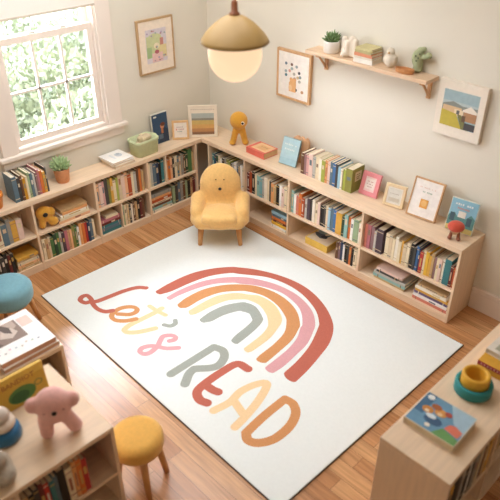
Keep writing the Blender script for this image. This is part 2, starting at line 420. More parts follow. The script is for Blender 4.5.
row(LC, ly(-1.178), ly(-.955), zlb, 'sage cream beige:.9 charcoal:.9 ivory brown:.9 tan black:1.1 maroon:.9 brown', 'lower cubby right of thin divider', 'books right of the thin divider', hmax=.2, seed=12)
pile(LC, ly(-.882), ly(-.655), zlb, 'ivory:.022:1 seafoam:.024:.97 brown:.022:.98 cream:.02:1 rust:.028:.96 apricot:.022:.93 grey:.03:.95', 'lower cubby nearest the room corner', 'stacked books in the lower corner cubby', seed=13, setback=.012)
row(LC, ly(-.645), ly(-.385), zlb, 'sage charcoal slate:.9 grey brown:.9 sage:.9 black tan:.8 maroon', 'lower cubby nearest the room corner', 'books in the lower corner cubby', hmax=.205, seed=14)
# right bookcase
row(RC, .325, .735, zr, 'teal navy forest cream:.8 white black grey olive lime:.8 charcoal silver white:1.2 slate tan:.9 white cream', 'upper cubby behind the yellow armchair', 'books behind the yellow armchair', hmax=.215, seed=20, depth=.2)
row(RC, .767, 1.243, zr, 'maroon rust:.9 black:1.1:1 cream seafoam:1.1 aqua silver:.8 ivory:1.2 cream:.9 charcoal:.8 apricot:1.1 tan:.9 black:1.1 white blush:.9 cream beige:.9', 'upper cubby under flat coral book', 'books in the upper cubby under the coral book', hmax=.205, seed=21, depth=.19)
row(RC, 1.266, 1.962, zr, 'seafoam:1.1 white:.9 coral orange:1.1 rust silver:.9 plum:1.2 charcoal:.8 ivory cream blush:.9 black:1.2 charcoal:.8 beige:.8 sky:.9 slate blue:.9 gold:2.1:.93 forest:.8 seafoam:1.2 orange:.9 white:.9 sage:1.7:.96 ivory:1', 'upper cubby under long book row', 'books in the upper cubby under the long book row', hmax=.2, seed=22, depth=.19)
row(RC, 1.99, 2.15, zr, 'coral:.9 rose:1.1 mauve:1.1 silver:.7 plum:2.0:1', 'left group in last upper cubby', 'books in the upper right-hand cubby', hmax=.2, seed=23, depth=.2)
row(RC, 2.17, 2.375, zr, 'cream:1.2 beige cream:.9 ivory cream gold:.6 beige:1.1 cream', 'pale group in last upper cubby', 'books in the upper right-hand cubby', hmax=.2, seed=24, depth=.2)
row(RC, 2.377, 2.728, zr, 'black:1.2:1 charcoal:.9 blue:.9 navy:.6 red:1.2 cream:.8 yellow:1.1 gold tan:.9 mauve:.8 cream:.9 blush:1.1 ivory:.8 teal:2.2:1 maroon:.9:.85 rust:.9:.8', 'right group in last upper cubby', 'books in the upper right-hand cubby', hmax=.2, seed=25, depth=.2)
pile(RC, 1.05, 1.24, zrb, 'white:.02:.95 yellow:.026:.9 maroon:.022:1 orange:.024:.93 slate:.024:.97 sky:.028:1', 'in cubby beside the yellow armchair', 'stacked books beside the yellow armchair', depth=.2, seed=26)
row(RC, 1.745, 1.958, zrb, 'brown mauve:.8 navy white:.8 black:1.1 charcoal:.8 orange:.9 black:.9 cream beige:.9', 'lower cubby right of thick yellow book', 'books right of the yellow stack', hmax=.175, seed=28, depth=.19)
pile(RC, 2.10, 2.38, zrb, 'tan:.016:.95 seafoam:.026:1 silver:.024:.96 charcoal:.018:.66 blush:.018:.8', 'left stack in last lower cubby', 'left stack in the lower right-hand cubby', depth=.2, seed=29)
pile(RC, 2.45, 2.72, zrb, 'coral:.024:1 white:.02:.98 purple:.024:.97 gold:.022:.95 ivory:.022:.92 tan:.016:.8', 'right stack in last lower cubby', 'right stack in the lower right-hand cubby', depth=.2, seed=30)
# foreground bookcases
row(BC, .50, .80, .3, 'tan black:1.1 charcoal:1.1 maroon red:1.1 teal:1.1 slate:.8 black:1.6 cream:1.6 apricot:.9 orange:1.1 red:1.2', 'foreground cubby below the pink plush', 'books below the pink plush', hmax=.245, seed=31, depth=.2, setback=.008)
row(CC, .022, .425, .3, 'charcoal:.9 gold:1.1 black:1.4 charcoal brown:.8 silver:.7 black:1.2 white:.7 charcoal grey:.9 black beige:.8 brown:1.1 tan gold:1.1', 'right foreground bookcase below picture book', 'books in the right foreground bookcase', hmax=.25, seed=32, depth=.2, setback=.006)
row(CC, .465, .8, .3, 'ochre:1.2 brown tan:.9 black:1.1 cream charcoal:1.2 gold:.9 brown', 'middle of the right foreground bookcase', 'books in the middle of the right foreground bookcase', hmax=.25, seed=33, depth=.2)

# rows standing on top of the bookcases
def shelf_frame(x, y, z, rot):
    o = lambda: None
    o.location = Vector((x, y, z)); o.rotation_euler = Euler((0, 0, rot)); return o
TL = shelf_frame(.178, LY0, 0, PI/2)
row(TL, ly(-2.025), ly(-1.755), H, 'slate:1.9:1 charcoal:1.1 brown:.9 ochre:1.1 cream:.9 sage:1 slate:1.1 silver:.9 mauve:.9 rose:.9 orange:1.1 gold:1.1 charcoal:.7', 'row standing left of potted succulent', 'books standing left of the potted succulent', setback=0, hmax=.2, depth=.15, seed=40)
TR = shelf_frame(0, -.20, 0, 0)
row(TR, 1.282, 1.775, H, 'brown:1.1 mauve:.9 pink:.9 blush:1.4 silver:.9 cream:1.2 ivory:1 lime:1.2 apricot:.8 blush:.9 slate:.9 blue:1 charcoal:.8 sky:.9 ivory:.7 lime:.9 olive:2.2:.97', 'long row on top of right bookcase', 'long row of books on the right bookcase', setback=0, hmax=.195, depth=.15, seed=41)

# rug print, in metres from the rug centre
ARCS = [
    ('red', 'terracotta outermost rainbow arch', [(-0.6662, -0.2371), (-0.6741, -0.1016), (-0.6607, 0.0804), (-0.6054, 0.2345), (-0.5183, 0.3645), (-0.4585, 0.4151), (-0.3531, 0.486), (-0.2015, 0.5518), (-0.048, 0.5882), (0.0921, 0.5893), (0.2404, 0.5528), (0.3816, 0.4857), (0.5002, 0.3914), (0.5828, 0.2574), (0.6251, 0.1078), (0.6566, -0.043), (0.6727, -0.1711)],
      [(0.569, -0.1598), (0.5522, -0.0217), (0.5108, 0.1399), (0.4344, 0.3077), (0.3975, 0.3606), (0.3037, 0.4367), (0.1804, 0.4903), (0.0575, 0.5178), (-0.0825, 0.5154), (-0.2304, 0.4725), (-0.3959, 0.3566), (-0.4586, 0.3103), (-0.5348, 0.1737), (-0.5703, 0.0067), (-0.5847, -0.1521), (-0.6064, -0.2273)]),
    ('pink', 'dusty pink rainbow arch', [(-0.5524, -0.2229), (-0.5535, -0.1019), (-0.5281, 0.069), (-0.4626, 0.2115), (-0.3671, 0.3298), (-0.2644, 0.3995), (-0.1117, 0.4595), (0.0537, 0.4786), (0.1939, 0.4538), (0.3038, 0.4046), (0.3934, 0.3257), (0.4383, 0.252), (0.4906, 0.133), (0.5119, 0.0032), (0.528, -0.1257), (0.5257, -0.2101)],
      [(0.4539, -0.2159), (0.4486, -0.1165), (0.4372, 0.0074), (0.4048, 0.1292), (0.3515, 0.2212), (0.3327, 0.2623), (0.238, 0.3521), (0.1264, 0.4002), (-0.0258, 0.4133), (-0.1802, 0.3591), (-0.3053, 0.2721), (-0.3457, 0.2482), (-0.4297, 0.1424), (-0.4806, 0.0098), (-0.5058, -0.1398), (-0.5078, -0.2208)]),
    ('orange', 'light orange middle rainbow arch', [(-0.4341, -0.2112), (-0.4476, -0.1307), (-0.4412, 0.0153), (-0.3901, 0.1474), (-0.3083, 0.2545), (-0.2008, 0.3376), (-0.0563, 0.3815), (0.0885, 0.3775), (0.2186, 0.3317), (0.3213, 0.2504), (0.3543, 0.1941), (0.3954, 0.0905), (0.4144, -0.0441), (0.4282, -0.1776)],
      [(0.3592, -0.2045), (0.3513, -0.1644), (0.3402, -0.024), (0.3099, 0.1033), (0.2494, 0.1908), (0.1906, 0.2387), (0.066, 0.287), (-0.073, 0.2944), (-0.1921, 0.2469), (-0.2483, 0.1988), (-0.3255, 0.0902), (-0.3582, -0.0546), (-0.3561, -0.1863), (-0.3767, -0.2242)]),
    ('yellow', 'pale yellow rainbow arch', [(-0.3199, -0.1975), (-0.3224, -0.0847), (-0.3085, 0.0557), (-0.2406, 0.1717), (-0.1675, 0.2235), (-0.0932, 0.2734), (0.0431, 0.2798), (0.1637, 0.2265), (0.2191, 0.1747), (0.2461, 0.1112), (0.2802, -0.0008), (0.2906, -0.1594), (0.2832, -0.1973)],
      [(0.2334, -0.1913), (0.2312, -0.1658), (0.2198, -0.0348), (0.1943, 0.0572), (0.1543, 0.107), (0.0833, 0.1586), (-0.023, 0.1942), (-0.1194, 0.1776), (-0.1545, 0.1511), (-0.2158, 0.0702), (-0.2466, -0.0556), (-0.2549, -0.1782), (-0.2669, -0.2227)]),
    ('grey', 'sage grey innermost rainbow arch', [(-0.1947, -0.2104), (-0.2051, -0.1101), (-0.1908, 0.0092), (-0.1454, 0.1033), (-0.1073, 0.1463), (-0.0214, 0.1628), (0.0893, 0.1172), (0.121, 0.0877), (0.1444, 0.0203), (0.1642, -0.0928), (0.1732, -0.1925)],
      [(0.1148, -0.1963), (0.1011, -0.1439), (0.0878, -0.0388), (0.0703, 0.0349), (0.0451, 0.0554), (-0.0023, 0.0757), (-0.0476, 0.0605), (-0.0769, 0.0397), (-0.1121, -0.0612), (-0.1208, -0.1645), (-0.1428, -0.2091)]),
]
STROKES = [
    ('L','red', [(-0.7482, -0.2679), (-0.7966, -0.3127), (-0.8293, -0.4037), (-0.8452, -0.5179), (-0.8607, -0.616), (-0.8877, -0.6523), (-0.9042, -0.6883), (-0.9527, -0.6984), (-0.9812, -0.668), (-0.9704, -0.6347), (-0.9171, -0.6341), (-0.8485, -0.6568), (-0.7775, -0.6618), (-0.7192, -0.6399), (-0.6917, -0.5983)]),
    ('e','orange', [(-0.6343, -0.5899), (-0.5756, -0.5363), (-0.5665, -0.4858), (-0.5969, -0.4604), (-0.6434, -0.4827), (-0.6754, -0.5423), (-0.6681, -0.6072), (-0.6339, -0.6403), (-0.583, -0.6373), (-0.5328, -0.5923), (-0.5026, -0.5334)]),
    ('t','yellow', [(-0.4732, -0.3314), (-0.4683, -0.3911), (-0.4728, -0.4974), (-0.4772, -0.6008), (-0.4595, -0.6547), (-0.4223, -0.6517), (-0.3741, -0.5943), (-0.3288, -0.4945)]),
    ('t','yellow', [(-0.5544, -0.3766), (-0.4749, -0.3722), (-0.3922, -0.3578)]),
    ("'",'grey', [(-0.3017, -0.3439), (-0.2747, -0.3651), (-0.2773, -0.4044), (-0.317, -0.4288)]),
    ('s','pink', [(-0.1602, -0.5016), (-0.1483, -0.4708), (-0.1674, -0.4491), (-0.2011, -0.4633), (-0.2255, -0.505), (-0.2017, -0.5494), (-0.1748, -0.5892), (-0.1576, -0.6598), (-0.1739, -0.6986), (-0.2105, -0.704), (-0.2286, -0.6721), (-0.2075, -0.6233), (-0.1649, -0.5901), (-0.1163, -0.5617), (-0.0657, -0.5023)]),
    ('R','grey', [(0.0887, -0.3284), (0.0906, -0.6841)]),
    ('R','grey', [(0.0887, -0.3284), (0.1581, -0.3114), (0.2166, -0.3585), (0.2333, -0.446), (0.1556, -0.5528)]),
    ('R','grey', [(0.1556, -0.5528), (0.168, -0.6033), (0.2176, -0.675)]),
    ('E','red', [(0.3901, -0.3082), (0.3095, -0.3276), (0.2949, -0.4584), (0.3022, -0.6109), (0.3255, -0.6697), (0.3811, -0.6928), (0.4278, -0.6782)]),
    ('E','red', [(0.3233, -0.5889), (0.3735, -0.5843), (0.4067, -0.5733)]),
    ('A','yellow', [(0.4991, -0.6886), (0.5158, -0.575), (0.4982, -0.4778), (0.515, -0.3769), (0.5538, -0.3122), (0.5907, -0.3577), (0.6333, -0.4751), (0.6619, -0.5992), (0.6746, -0.6811)]),
    ('A','yellow', [(0.5264, -0.5526), (0.6362, -0.5828)]),
    ('D','orange', [(0.7243, -0.3233), (0.7309, -0.5058), (0.7486, -0.6656)]),
    ('D','orange', [(0.7243, -0.3233), (0.784, -0.3179), (0.8467, -0.3633), (0.8859, -0.4607), (0.8864, -0.5824), (0.8447, -0.6656), (0.7917, -0.6912), (0.7486, -0.6656)]),
]

# ------------------------------------------------------------------ rug with its print
RUGM = mat('ivory short pile', '#f1f5f2', .95, noise=.015, scale=60, bump=.15, bscale=420, spec=.1, sheen=.2)
RUGC, RW, RH, RR = (1.7289, -1.2798, 0), 2.4105, 1.7408, -.01438
rug = thing('rug', 'large ivory rug printed with a rainbow and lettering on the wood floor', 'rug', (RUGC[0], RUGC[1], .0006), RR)
m = MB(); m.span((-RW/2, -RH/2, 0), (RW/2, RH/2, .0115), bevel=.004); m.build('pile', RUGM, rug)
m = MB()
e = .0035
for a, b_ in (((-RW/2-e, -RH/2-e), (RW/2+e, -RH/2-.0002)), ((-RW/2-e, RH/2+.0002), (RW/2+e, RH/2+e)), ((-RW/2-e, -RH/2), (-RW/2-.0002, RH/2)), ((RW/2+.0002, -RH/2), (RW/2+e, RH/2))):
    m.span((*a, 0), (*b_, .0085), bevel=.001)
m.build('edge_binding', mat('dark rug binding', '#4a4541', .9, noise=.1), rug)
INK = {k: mat('rug print '+k, v, .95, noise=.05, scale=120, spec=.1) for k, v in
       dict(red='#c4705f', pink='#dfa8ab', orange='#d59867', yellow='#f4d4a6', grey='#a8aca3').items()}
Z0, Z1 = .0112, .0124
for k, lab, outer, inner in ARCS:
    o = smooth_line([(*p, 0) for p in outer], 6); i = smooth_line([(*p, 0) for p in inner], 6)
    def capend(a, b_):
        a, b_ = Vector(a), Vector(b_); c = (a+b_)/2; r = (a-b_).length/2; d = (b_-a).normalized(); n = Vector((d.y, -d.x, 0))
        # bulge away from the arch, i.e. downwards
        if n.y > 0: n = -n
        return [c+(a-c)*math.cos(t*PI/8)+n*r*.55*math.sin(t*PI/8) for t in range(1, 8)]
    poly = list(o)+capend(o[-1], i[0])+list(i)+capend(i[-1], o[0])
    m = MB(); m.prism([(p.x, p.y) for p in poly], Z0, Z1); ob = m.build('rainbow_arch', INK[k], rug); ob['label'] = lab
WID = dict(L=.041, e=.04, t=.042, s=.038, R=.058, E=.058, A=.052, D=.056); WID["'"] = .036
groups = {}
for ch, k, pts in STROKES: groups.setdefault((ch, k), []).append(pts)
for (ch, k), strokes in groups.items():
    m = MB(); dz = 0
    for pts in strokes:
        P = smooth_line([(*p, 0) for p in pts], 7); hw = WID[ch]/2; n = len(P)
        Lf = []; Rt = []
        for j, p in enumerate(P):
            t = (P[min(j+1, n-1)]-P[max(j-1, 0)]).normalized(); nn = Vector((-t.y, t.x, 0))
            w_ = hw*(1 if ch.isupper() and ch != 'L' else (.8+.25*abs(t.y)))
            Lf.append(p+nn*w_); Rt.append(p-nn*w_)
        dz += .00012
        bm = m.bm; z = Z1-.0008+dz; zs = .0006/len(P)
        vl = [bm.verts.new((q.x, q.y, z+zs*j)) for j, q in enumerate(Lf)]; vr = [bm.verts.new((q.x, q.y, z+zs*j)) for j, q in enumerate(Rt)]
        for j in range(n-1): bm.faces.new((vr[j], vr[j+1], vl[j+1], vl[j]))
        for p, sgn in ((P[0], 0), (P[-1], 1)):
            r_ = (Lf[0]-Rt[0]).length/2 if sgn == 0 else (Lf[-1]-Rt[-1]).length/2
            bm.faces.new([bm.verts.new((p.x+r_*math.cos(q*PI/9), p.y+r_*math.sin(q*PI/9), z+.00004+zs*(n if sgn else 0))) for q in range(18)])
    for f_ in m.bm.faces: f_.smooth = False
    bmesh.ops.recalc_face_normals(m.bm, faces=m.bm.faces[:])
    for f_ in m.bm.faces:
        if f_.normal.z < 0: f_.normal_flip()
    me = bpy.data.meshes.new('printed_letter'); m.bm.to_mesh(me); m.bm.free()
    ob = bpy.data.objects.new('printed_apostrophe' if ch == "'" else 'printed_letter', me); me.materials.append(INK[k]); COL.objects.link(ob); ob.parent = rug
    ob['label'] = {'red': 'terracotta', 'pink': 'dusty pink', 'orange': 'light orange', 'yellow': 'pale yellow', 'grey': 'sage grey'}[k] + (" apostrophe" if ch == "'" else f' letter {ch}')

# ------------------------------------------------------------------ seats
def fabric(name, col): return mat(name, col, .9, noise=.06, scale=60, bump=.25, bscale=260, spec=.15, sheen=.35)
YEL = fabric('butter yellow boucle', '#efc27c')
ch = thing('armchair', 'small yellow child armchair with a face, by the shelf corner', 'armchair', (.83, -.65, .0146), PI/4)
m = MB()
m.box((0, -.01, .215), (.42, .38, .12), bevel=.058, seg=4)
m.ell((0, -.02, .22), (.236, .215, .078))
for s in (-1, 1):
    m.cap((s*.187, -.085, .275), (s*.184, .08, .315), .052, .06)
    m.cap((s*.185, -.10, .22), (s*.185, .10, .23), .055, .06)
m.ell((0, .125, .415), (.172, .082, .185), M=Matrix.Rotation(-.14, 4, 'X'))
m.ell((0, .12, .28), (.185, .09, .14))
soft(m, 'body', YEL, ch, .011, 6)
m = MB(); m.box((0, -.075, .255), (.29, .29, .08), bevel=.039, seg=4); m.ell((0, -.08, .262), (.165, .15, .05)); m.ell((0, -.1, .235), (.2, .13, .06))
soft(m, 'seat_cushion', YEL, ch, .009, 8)
m = MB(); m.ell((0, .040, .42), (.013, .009, .012)); m.build('nose', BLACK, ch)
for s in (-1, 1):
    m = MB(); m.ell((s*.033, .052, .498), (.0065, .006, .005)); m.build('eye', mat('tan stitched eye', '#9a6f3a', .7, noise=.1), ch)
for sx in (-1, 1):
    for sy in (-1, 1):
        m = MB(); m.tube([(sx*.165, sy*.14, 0), (sx*.15, sy*.125, .17)], [.017, .026], seg=16); m.build('leg', OAKL, ch)

def stool(label, loc, rot, r, zt, th, col, legs, legr, back=False):
    t = thing('stool', label, 'stool', loc, rot)
    m = MB(); prof = []
    zb = zt-th; c = th*.42
    for k in range(9): w_ = k/8*PI/2; prof.append((r-c+c*math.sin(w_), zb+c-c*math.cos(w_)))
    for k in range(9): w_ = k/8*PI/2; prof.append((r-c+c*math.cos(w_), zt-c*.8+c*.8*math.sin(w_)))
    prof = [(r*.2, zb)]+prof+[(r*.4, zt+.003), (.004, zt+.004)]
    m.lathe(prof, seg=48); m.build('seat', col, t)
    for k in range(legs):
        a = 2*PI*k/legs+PI/legs
        m = MB(); m.tube([(math.cos(a)*legr, math.sin(a)*legr, 0), (math.cos(a)*legr*.72, math.sin(a)*legr*.72, zb+.012)], [.015, .021], seg=14)
        m.build('leg', OAKL, t)
    if back:
        m = MB(); m.cap((-.08, .11, zt+.05), (.08, .11, zt+.05), .03, .03); m.cap((-.07, .115, zt+.09), (.07, .115, zt+.09), .03, .03); m.cap((-.08, .11, zt-.01), (.08, .11, zt-.01), .028, .028)
        soft(m, 'backrest', col, t, .01, 6)
    return t
stool('round mustard yellow stool standing at the end of the left foreground bookcase', (2.30, -2.545, .0003), .42, .134, .36, .115, fabric('mustard felt', '#eab45a'), 4, .13)
stool('round dusty blue stool with wooden legs beside the window bookcase', (.735, -2.435, .0003), 2.356, .156, .395, .165, fabric('dusty blue felt', '#7fb0bf'), 4, .165, back=True)

# ------------------------------------------------------------------ frames and flat art
def frame(name, label, cat, w, h, t, bw, fcol, matcol, loc, rot, tilt=0, art=(), inset=.004, group=None):
    """hinged box: rails round a recessed sheet; art = (part name, hex, outline in sheet units -1..1)"""
    up = t*math.sin(tilt)
    o = thing(name, label, cat, (loc[0], loc[1], loc[2]+up+.0005), (-tilt, 0, rot), group)
    if bw > 0:
        m = MB()
        m.span((-w/2, 0, 0), (-w/2+bw, t, h), bevel=.0012); m.span((w/2-bw, 0, 0), (w/2, t, h), bevel=.0012)
        m.span((-w/2+bw, 0, 0), (w/2-bw, t, bw), bevel=.0012); m.span((-w/2+bw, 0, h-bw), (w/2-bw, t, h), bevel=.0012)
        m.build('frame_rail', fcol, o)
        m = MB(); m.span((-w/2+bw+.0002, inset, bw+.0002), (w/2-bw-.0002, t-.001, h-bw-.0002)); m.build('mount', hexmat(matcol), o)
    else:
        inset = 0
        m = MB(); m.span((-w/2, 0, 0), (w/2, t, h), bevel=.0015); m.build('panel', fcol, o)
    W, Hh = w/2-bw, h/2-bw
    byname = {}
    for k, (nm, hx, poly) in enumerate(art):
        byname.setdefault(nm, []).append((k, hx, poly))
    for nm, lst in byname.items():
        m = MB(); ms = []
        for (k, hx, poly) in lst:
            if hx not in ms: ms.append(hx)
            d = .0006+.00025*k
            # extrude forwards from the sheet
            m.prism([(x*W, y*Hh+h/2) for x, y in poly], 0, d, ms.index(hx), Matrix.Translation((0, inset, 0)) @ Matrix.Rotation(PI/2, 4, 'X'))
        m.build(nm, [hexmat(q) for q in ms], o)
    return o
def rect(x0, y0, x1, y1): return [(x0, y0), (x1, y0), (x1, y1), (x0, y1)]
def disc(x, y, rx, ry, n=18): return [(x+rx*math.cos(2*PI*k/n), y+ry*math.sin(2*PI*k/n)) for k in range(n)]
def bars(nm, hx, x0, x1, y, h, n, seed):
    """a line of illegibly small lettering"""
    r = random.Random(seed); out = []; x = x0; w = (x1-x0)/n
    for k in range(n):
        if r.random() < .88: out.append((nm, hx, rect(x, y, x+w*r.uniform(.55, .8), y+h*r.uniform(.7, 1))))
        x += w
    return out
# wall art
r5 = random.Random(5)
artQ = [('picture', '#d9cfd4', rect(-.62, -.66, .62, .66)), ('picture', '#c9cf9c', rect(-.6, -.3, .3, .4)), ('picture', '#cdd1a0', disc(-.1, .25, .45, .25)), ('picture', '#e0cf9b', rect(.1, -.5, .6, .0)),
        ('picture', '#a9bf8b', rect(-.6, -.45, -.3, -.02)), ('picture', '#e9c3bd', rect(-.3, -.64, .35, -.28)), ('picture', '#c98a7c', rect(.22, .0, .42, .28)), ('picture', '#b7656a', disc(.0, -.24, .13, .08)), ('picture', '#efe2c4', disc(0, .0, .17, .12)),
        ('picture', '#b98a72', disc(.0, -.05, .07, .05))]
for k in range(16): artQ.append(('picture', r5.choice(['#c7a6ab', '#b98f8a', '#a7b6b0', '#c8b274', '#b4a3b8']), disc(r5.uniform(-.55, .55), r5.choice([r5.uniform(.45, .6), r5.uniform(-.6, -.42), r5.uniform(-.6, .6)]), .05, .035, 8)))
frame('framed_picture', 'framed colourful print on the wall to the right of the window', 'picture', .355, .425, .024, .014, wood('ash brown frame', '#bd9a70', .1, 2), '#f2e2cf', (.0245, -.563, 1.2), PI/2, 0, artQ)
artR = [('picture', '#f5ede4', rect(-.85, -.85, .85, .85))]
for (x, y, c) in [(-.5, .5, '#6f7f8a'), (-.12, .5, '#7d5b4c'), (.2, .45, '#9aa5a2'), (.38, .2, '#4d4d52'), (-.25, .2, '#d8a08f'), (-.5, .15, '#a3b0ad'), (-.48, -.02, '#5f7f86'), (.05, .1, '#b9b2a3'), (.45, .02, '#8f9b96'), (.1, -.1, '#c9a58e'),
                  (.42, -.18, '#b8b2a2'), (.2, -.6, '#5d5a58'), (.62, -.62, '#c89b72'), (-.1, .32, '#a8b6ae'), (.3, -.02, '#cbb58e')]:
    artR.append(('picture', c, disc(x, y, .085, .07, 9)))
artR += [('picture', '#e7b078', disc(.0, -.28, .2, .17)), ('picture', '#e7b078', rect(-.25, -.72, .2, -.3)), ('picture', '#f0c795', disc(-.15, -.55, .12, .14)), ('picture', '#e7b078', disc(-.14, -.15, .07, .07)), ('picture', '#e7b078', disc(.14, -.15, .07, .07))]
frame('framed_picture', 'oak framed print of small shapes hanging left of the wall shelf', 'picture', .345, .378, .026, .018, OAKF, '#f5ede4', (1.015, -.0265, 1.08), 0, 0, artR)
artT = [('painting', '#9fb6bb', rect(-.74, -.62, .74, .68)), ('painting', '#b7c4c2', rect(-.74, .05, .74, .3)), ('painting', '#8b8f86', [(-.74, .16), (-.3, .3), (.1, .2), (.74, .22), (.74, -.1), (-.74, -.05)]),
        ('painting', '#d8b88f', rect(-.7, -.16, .1, .12)), ('painting', '#e7d3b2', rect(-.2, -.2, .18, .05)), ('painting', '#b78a66', rect(.2, -.3, .74, .08)), ('painting', '#e9ded0', [(.15, .08), (.45, .26), (.74, .1), (.74, .02), (.15, .02)]),
        ('painting', '#c3b04a', [(-.74, -.05), (-.1, -.12), (.2, -.62), (-.74, -.62)]), ('painting', '#7c7a4c', [(-.05, -.12), (.12, -.12), (.5, -.62), (.2, -.62)]), ('painting', '#4b4a4d', rect(.3, -.6, .74, -.36)), ('painting', '#6b5344', rect(.16, -.34, .3, -.12)), ('painting', '#6b6a68', rect(-.1, -.12, .02, .02))]
frame('canvas_picture', 'pale canvas picture of houses and a yellow field right of the shelf', 'picture', .325, .355, .034, 0, mat('canvas cream', '#efe4d4', .85, noise=.03, bump=.1, bscale=500), '#efe4d4', (2.418, -.0348, 1.19), 0, 0, artT)
# on the left bookcase
artE = [('portrait', '#35506b', rect(-.96, -.97, .9, .97)), ('portrait', '#2b3a4e', [(-.4, -.97), (.9, -.97), (.9, -.2), (.3, .1), (-.1, -.3)]), ('portrait', '#c98d67', disc(.2, .12, .25, .17)), ('portrait', '#6b3f2e', disc(.28, .24, .28, .13)), ('portrait', '#b9764f', rect(.02, -.35, .28, -.0)), ('portrait', '#5b6f7f', rect(-.3, -.7, .2, -.4)),
        ('cover_lettering', '#e9e6dc', rect(-.75, .76, -.4, .86))]
frame('picture_book', 'dark navy book with a portrait cover leaning on the wall behind the basket', 'book', .17, .265, .022, 0, hexmat('#d6d1c4'), '#ffffff', (.062, -.612, H), PI/2, .07, artE)
artF = bars('print_lettering', '#b8a49b', -.6, .5, .35, .12, 6, 1)+bars('print_lettering', '#c99', -.6, .6, .05, .13, 7, 2)+bars('print_lettering', '#a9b0a6', -.5, .3, -.25, .12, 5, 3)+[('print_shape', '#e49a8d', disc(-.62, .1, .1, .12))]
artF = [(a, '#c79b94' if b_ == '#c99' else b_, c) for a, b_, c in artF]
frame('framed_picture', 'small light wood frame with lettering standing beside the dark portrait book', 'picture', .145, .165, .016, .018, wood('pale maple', '#e6bb86', .08, 2), '#f3e6d8', (.118, -.452, H), .93, .16, artF)
artG = [('landscape', '#b3b9b1', rect(-.86, -.9, .86, .56)), ('landscape', '#8f8d80', rect(-.86, -.05, .86, .22)), ('landscape', '#cdb06a', rect(-.86, -.3, .86, .08)), ('landscape', '#d7a765', rect(-.86, -.55, .86, -.2)), ('landscape', '#c08a5a', rect(-.86, -.75, .86, -.48)), ('landscape', '#8f6a4f', rect(-.86, -.9, .86, -.72))]
artG += [('binding_hole', '#9a8672', disc(-.85+.17*k, .82, .035, .025, 8)) for k in range(11)]
frame('desk_calendar', 'tall cream framed striped landscape print standing in the shelf corner', 'picture', .25, .28, .02, .012, mat('cream card', '#f0e2cd', .7, noise=.03), '#f0e2cd', (.215, -.277, H), .86, .10, artG)
# on the right bookcase
frame('framed_picture', 'pink framed card standing right of the long book row', 'picture', .152, .172, .02, .032, mat('rose pink paint', '#e58f93', .5, noise=.04), '#f3d4ce', (1.882, -.142, H), .05, .30,
      [('card', '#f6e6de', rect(-.85, -.7, .85, .75))]+bars('card_lettering', '#c9877f', -.6, .6, .3, .14, 5, 4)+bars('card_lettering', '#c9a59b', -.6, .6, -.05, .12, 6, 5)+bars('card_lettering', '#c9a59b', -.5, .5, -.4, .12, 5, 6))
frame('framed_picture', 'small cream wood frame standing right of the pink frame', 'picture', .15, .158, .03, .019, wood('cream maple', '#efd6ad', .06, 2), '#efe6da', (2.108, -.152, H), .18, .24,
      [('card', '#e2ddd2', rect(-.85, -.85, .85, .85))]+bars('card_lettering', '#c3b8a8', -.6, .6, .2, .1, 7, 7)+[('card', '#d3c7b4', rect(-.7, -.7, .7, -.25))])
artN = bars('print_lettering', '#e8cdbd', -.6, .6, .58, .06, 11, 8)+bars('print_lettering', '#c0c9b8', -.3, .42, .34, .08, 7, 9)+[('print_shape', '#e6a857', rect(-.28, -.5, .28, -.02)), ('print_shape', '#edbd78', disc(0, -.24, .2, .17))]
frame('framed_picture', 'large oak frame with an orange square on white, on the right bookcase', 'picture', .218, .272, .024, .01, OAKF, '#f6efe8', (2.335, -.152, H), .09, .30, artN)
artO = [('cover_picture', '#8fbdd0', rect(-.97, -.97, .97, .97)), ('cover_picture', '#c9b06a', rect(-.97, -.97, .97, -.62)), ('cover_picture', '#5f8f8a', [(-.97, -.1), (-.6, .15), (-.3, -.1), (.3, -.1), (.62, .2), (.97, -.02), (.97, -.66), (-.97, -.66)]), ('cover_picture', '#e8e2d6', rect(-.3, -.1, .25, .28)), ('cover_picture', '#48606a', rect(.4, -.5, .75, .0)), ('cover_picture', '#48606a', rect(-.85, -.4, -.5, .1))]
artO += bars('cover_lettering', '#e9f0ef', -.65, .65, .62, .12, 8, 10)+bars('cover_lettering', '#d5a4a0', -.45, .45, .4, .09, 7, 11)
frame('picture_book', 'sky blue picture book leaning on the wall behind the red mushroom toy', 'book', .185, .222, .018, 0, hexmat('#dfe2d6'), '#ffffff', (2.612, -.128, H), .13, .27, artO)
artJ = [('cover_picture', '#b6d3da', rect(-.97, -.97, .97, .97)), ('cover_picture', '#b9d6da', disc(0, .2, .7, .5)), ('cover_picture', '#abcdd6', rect(-.97, -.97, .97, -.5))]+bars('cover_lettering', '#dfe9e6', -.7, .7, .45, .13, 7, 12)+bars('cover_lettering', '#e6eeec', -.6, .6, .1, .12, 6, 13)
frame('picture_book', 'pale blue picture book leaning left of the long book row', 'book', .165, .218, .016, 0, hexmat('#86a3a8'), '#ffffff', (1.118, -.178, H), .12, .33, artJ)
# scalloped peach block leaning behind the pale blue book
o = thing('wooden_toy', 'peach scalloped wooden toy peeking out behind the pale blue book', 'toy', (1.16, -.055, H+.0005), .1)
m = MB(); pts = [(-.075, 0), (.075, 0), (.075, .19)]+[(.06-.0, .215), (.045, .222), (.03, .205), (.015, .222), (0, .226), (-.015, .21), (-.03, .224), (-.05, .222), (-.06, .205), (-.075, .2)]
m.prism(pts, -.011, .011, 0, Matrix.Rotation(PI/2, 4, 'X')); m.build('body', wood('peach stained wood', '#eab88c', .06, 2), o)

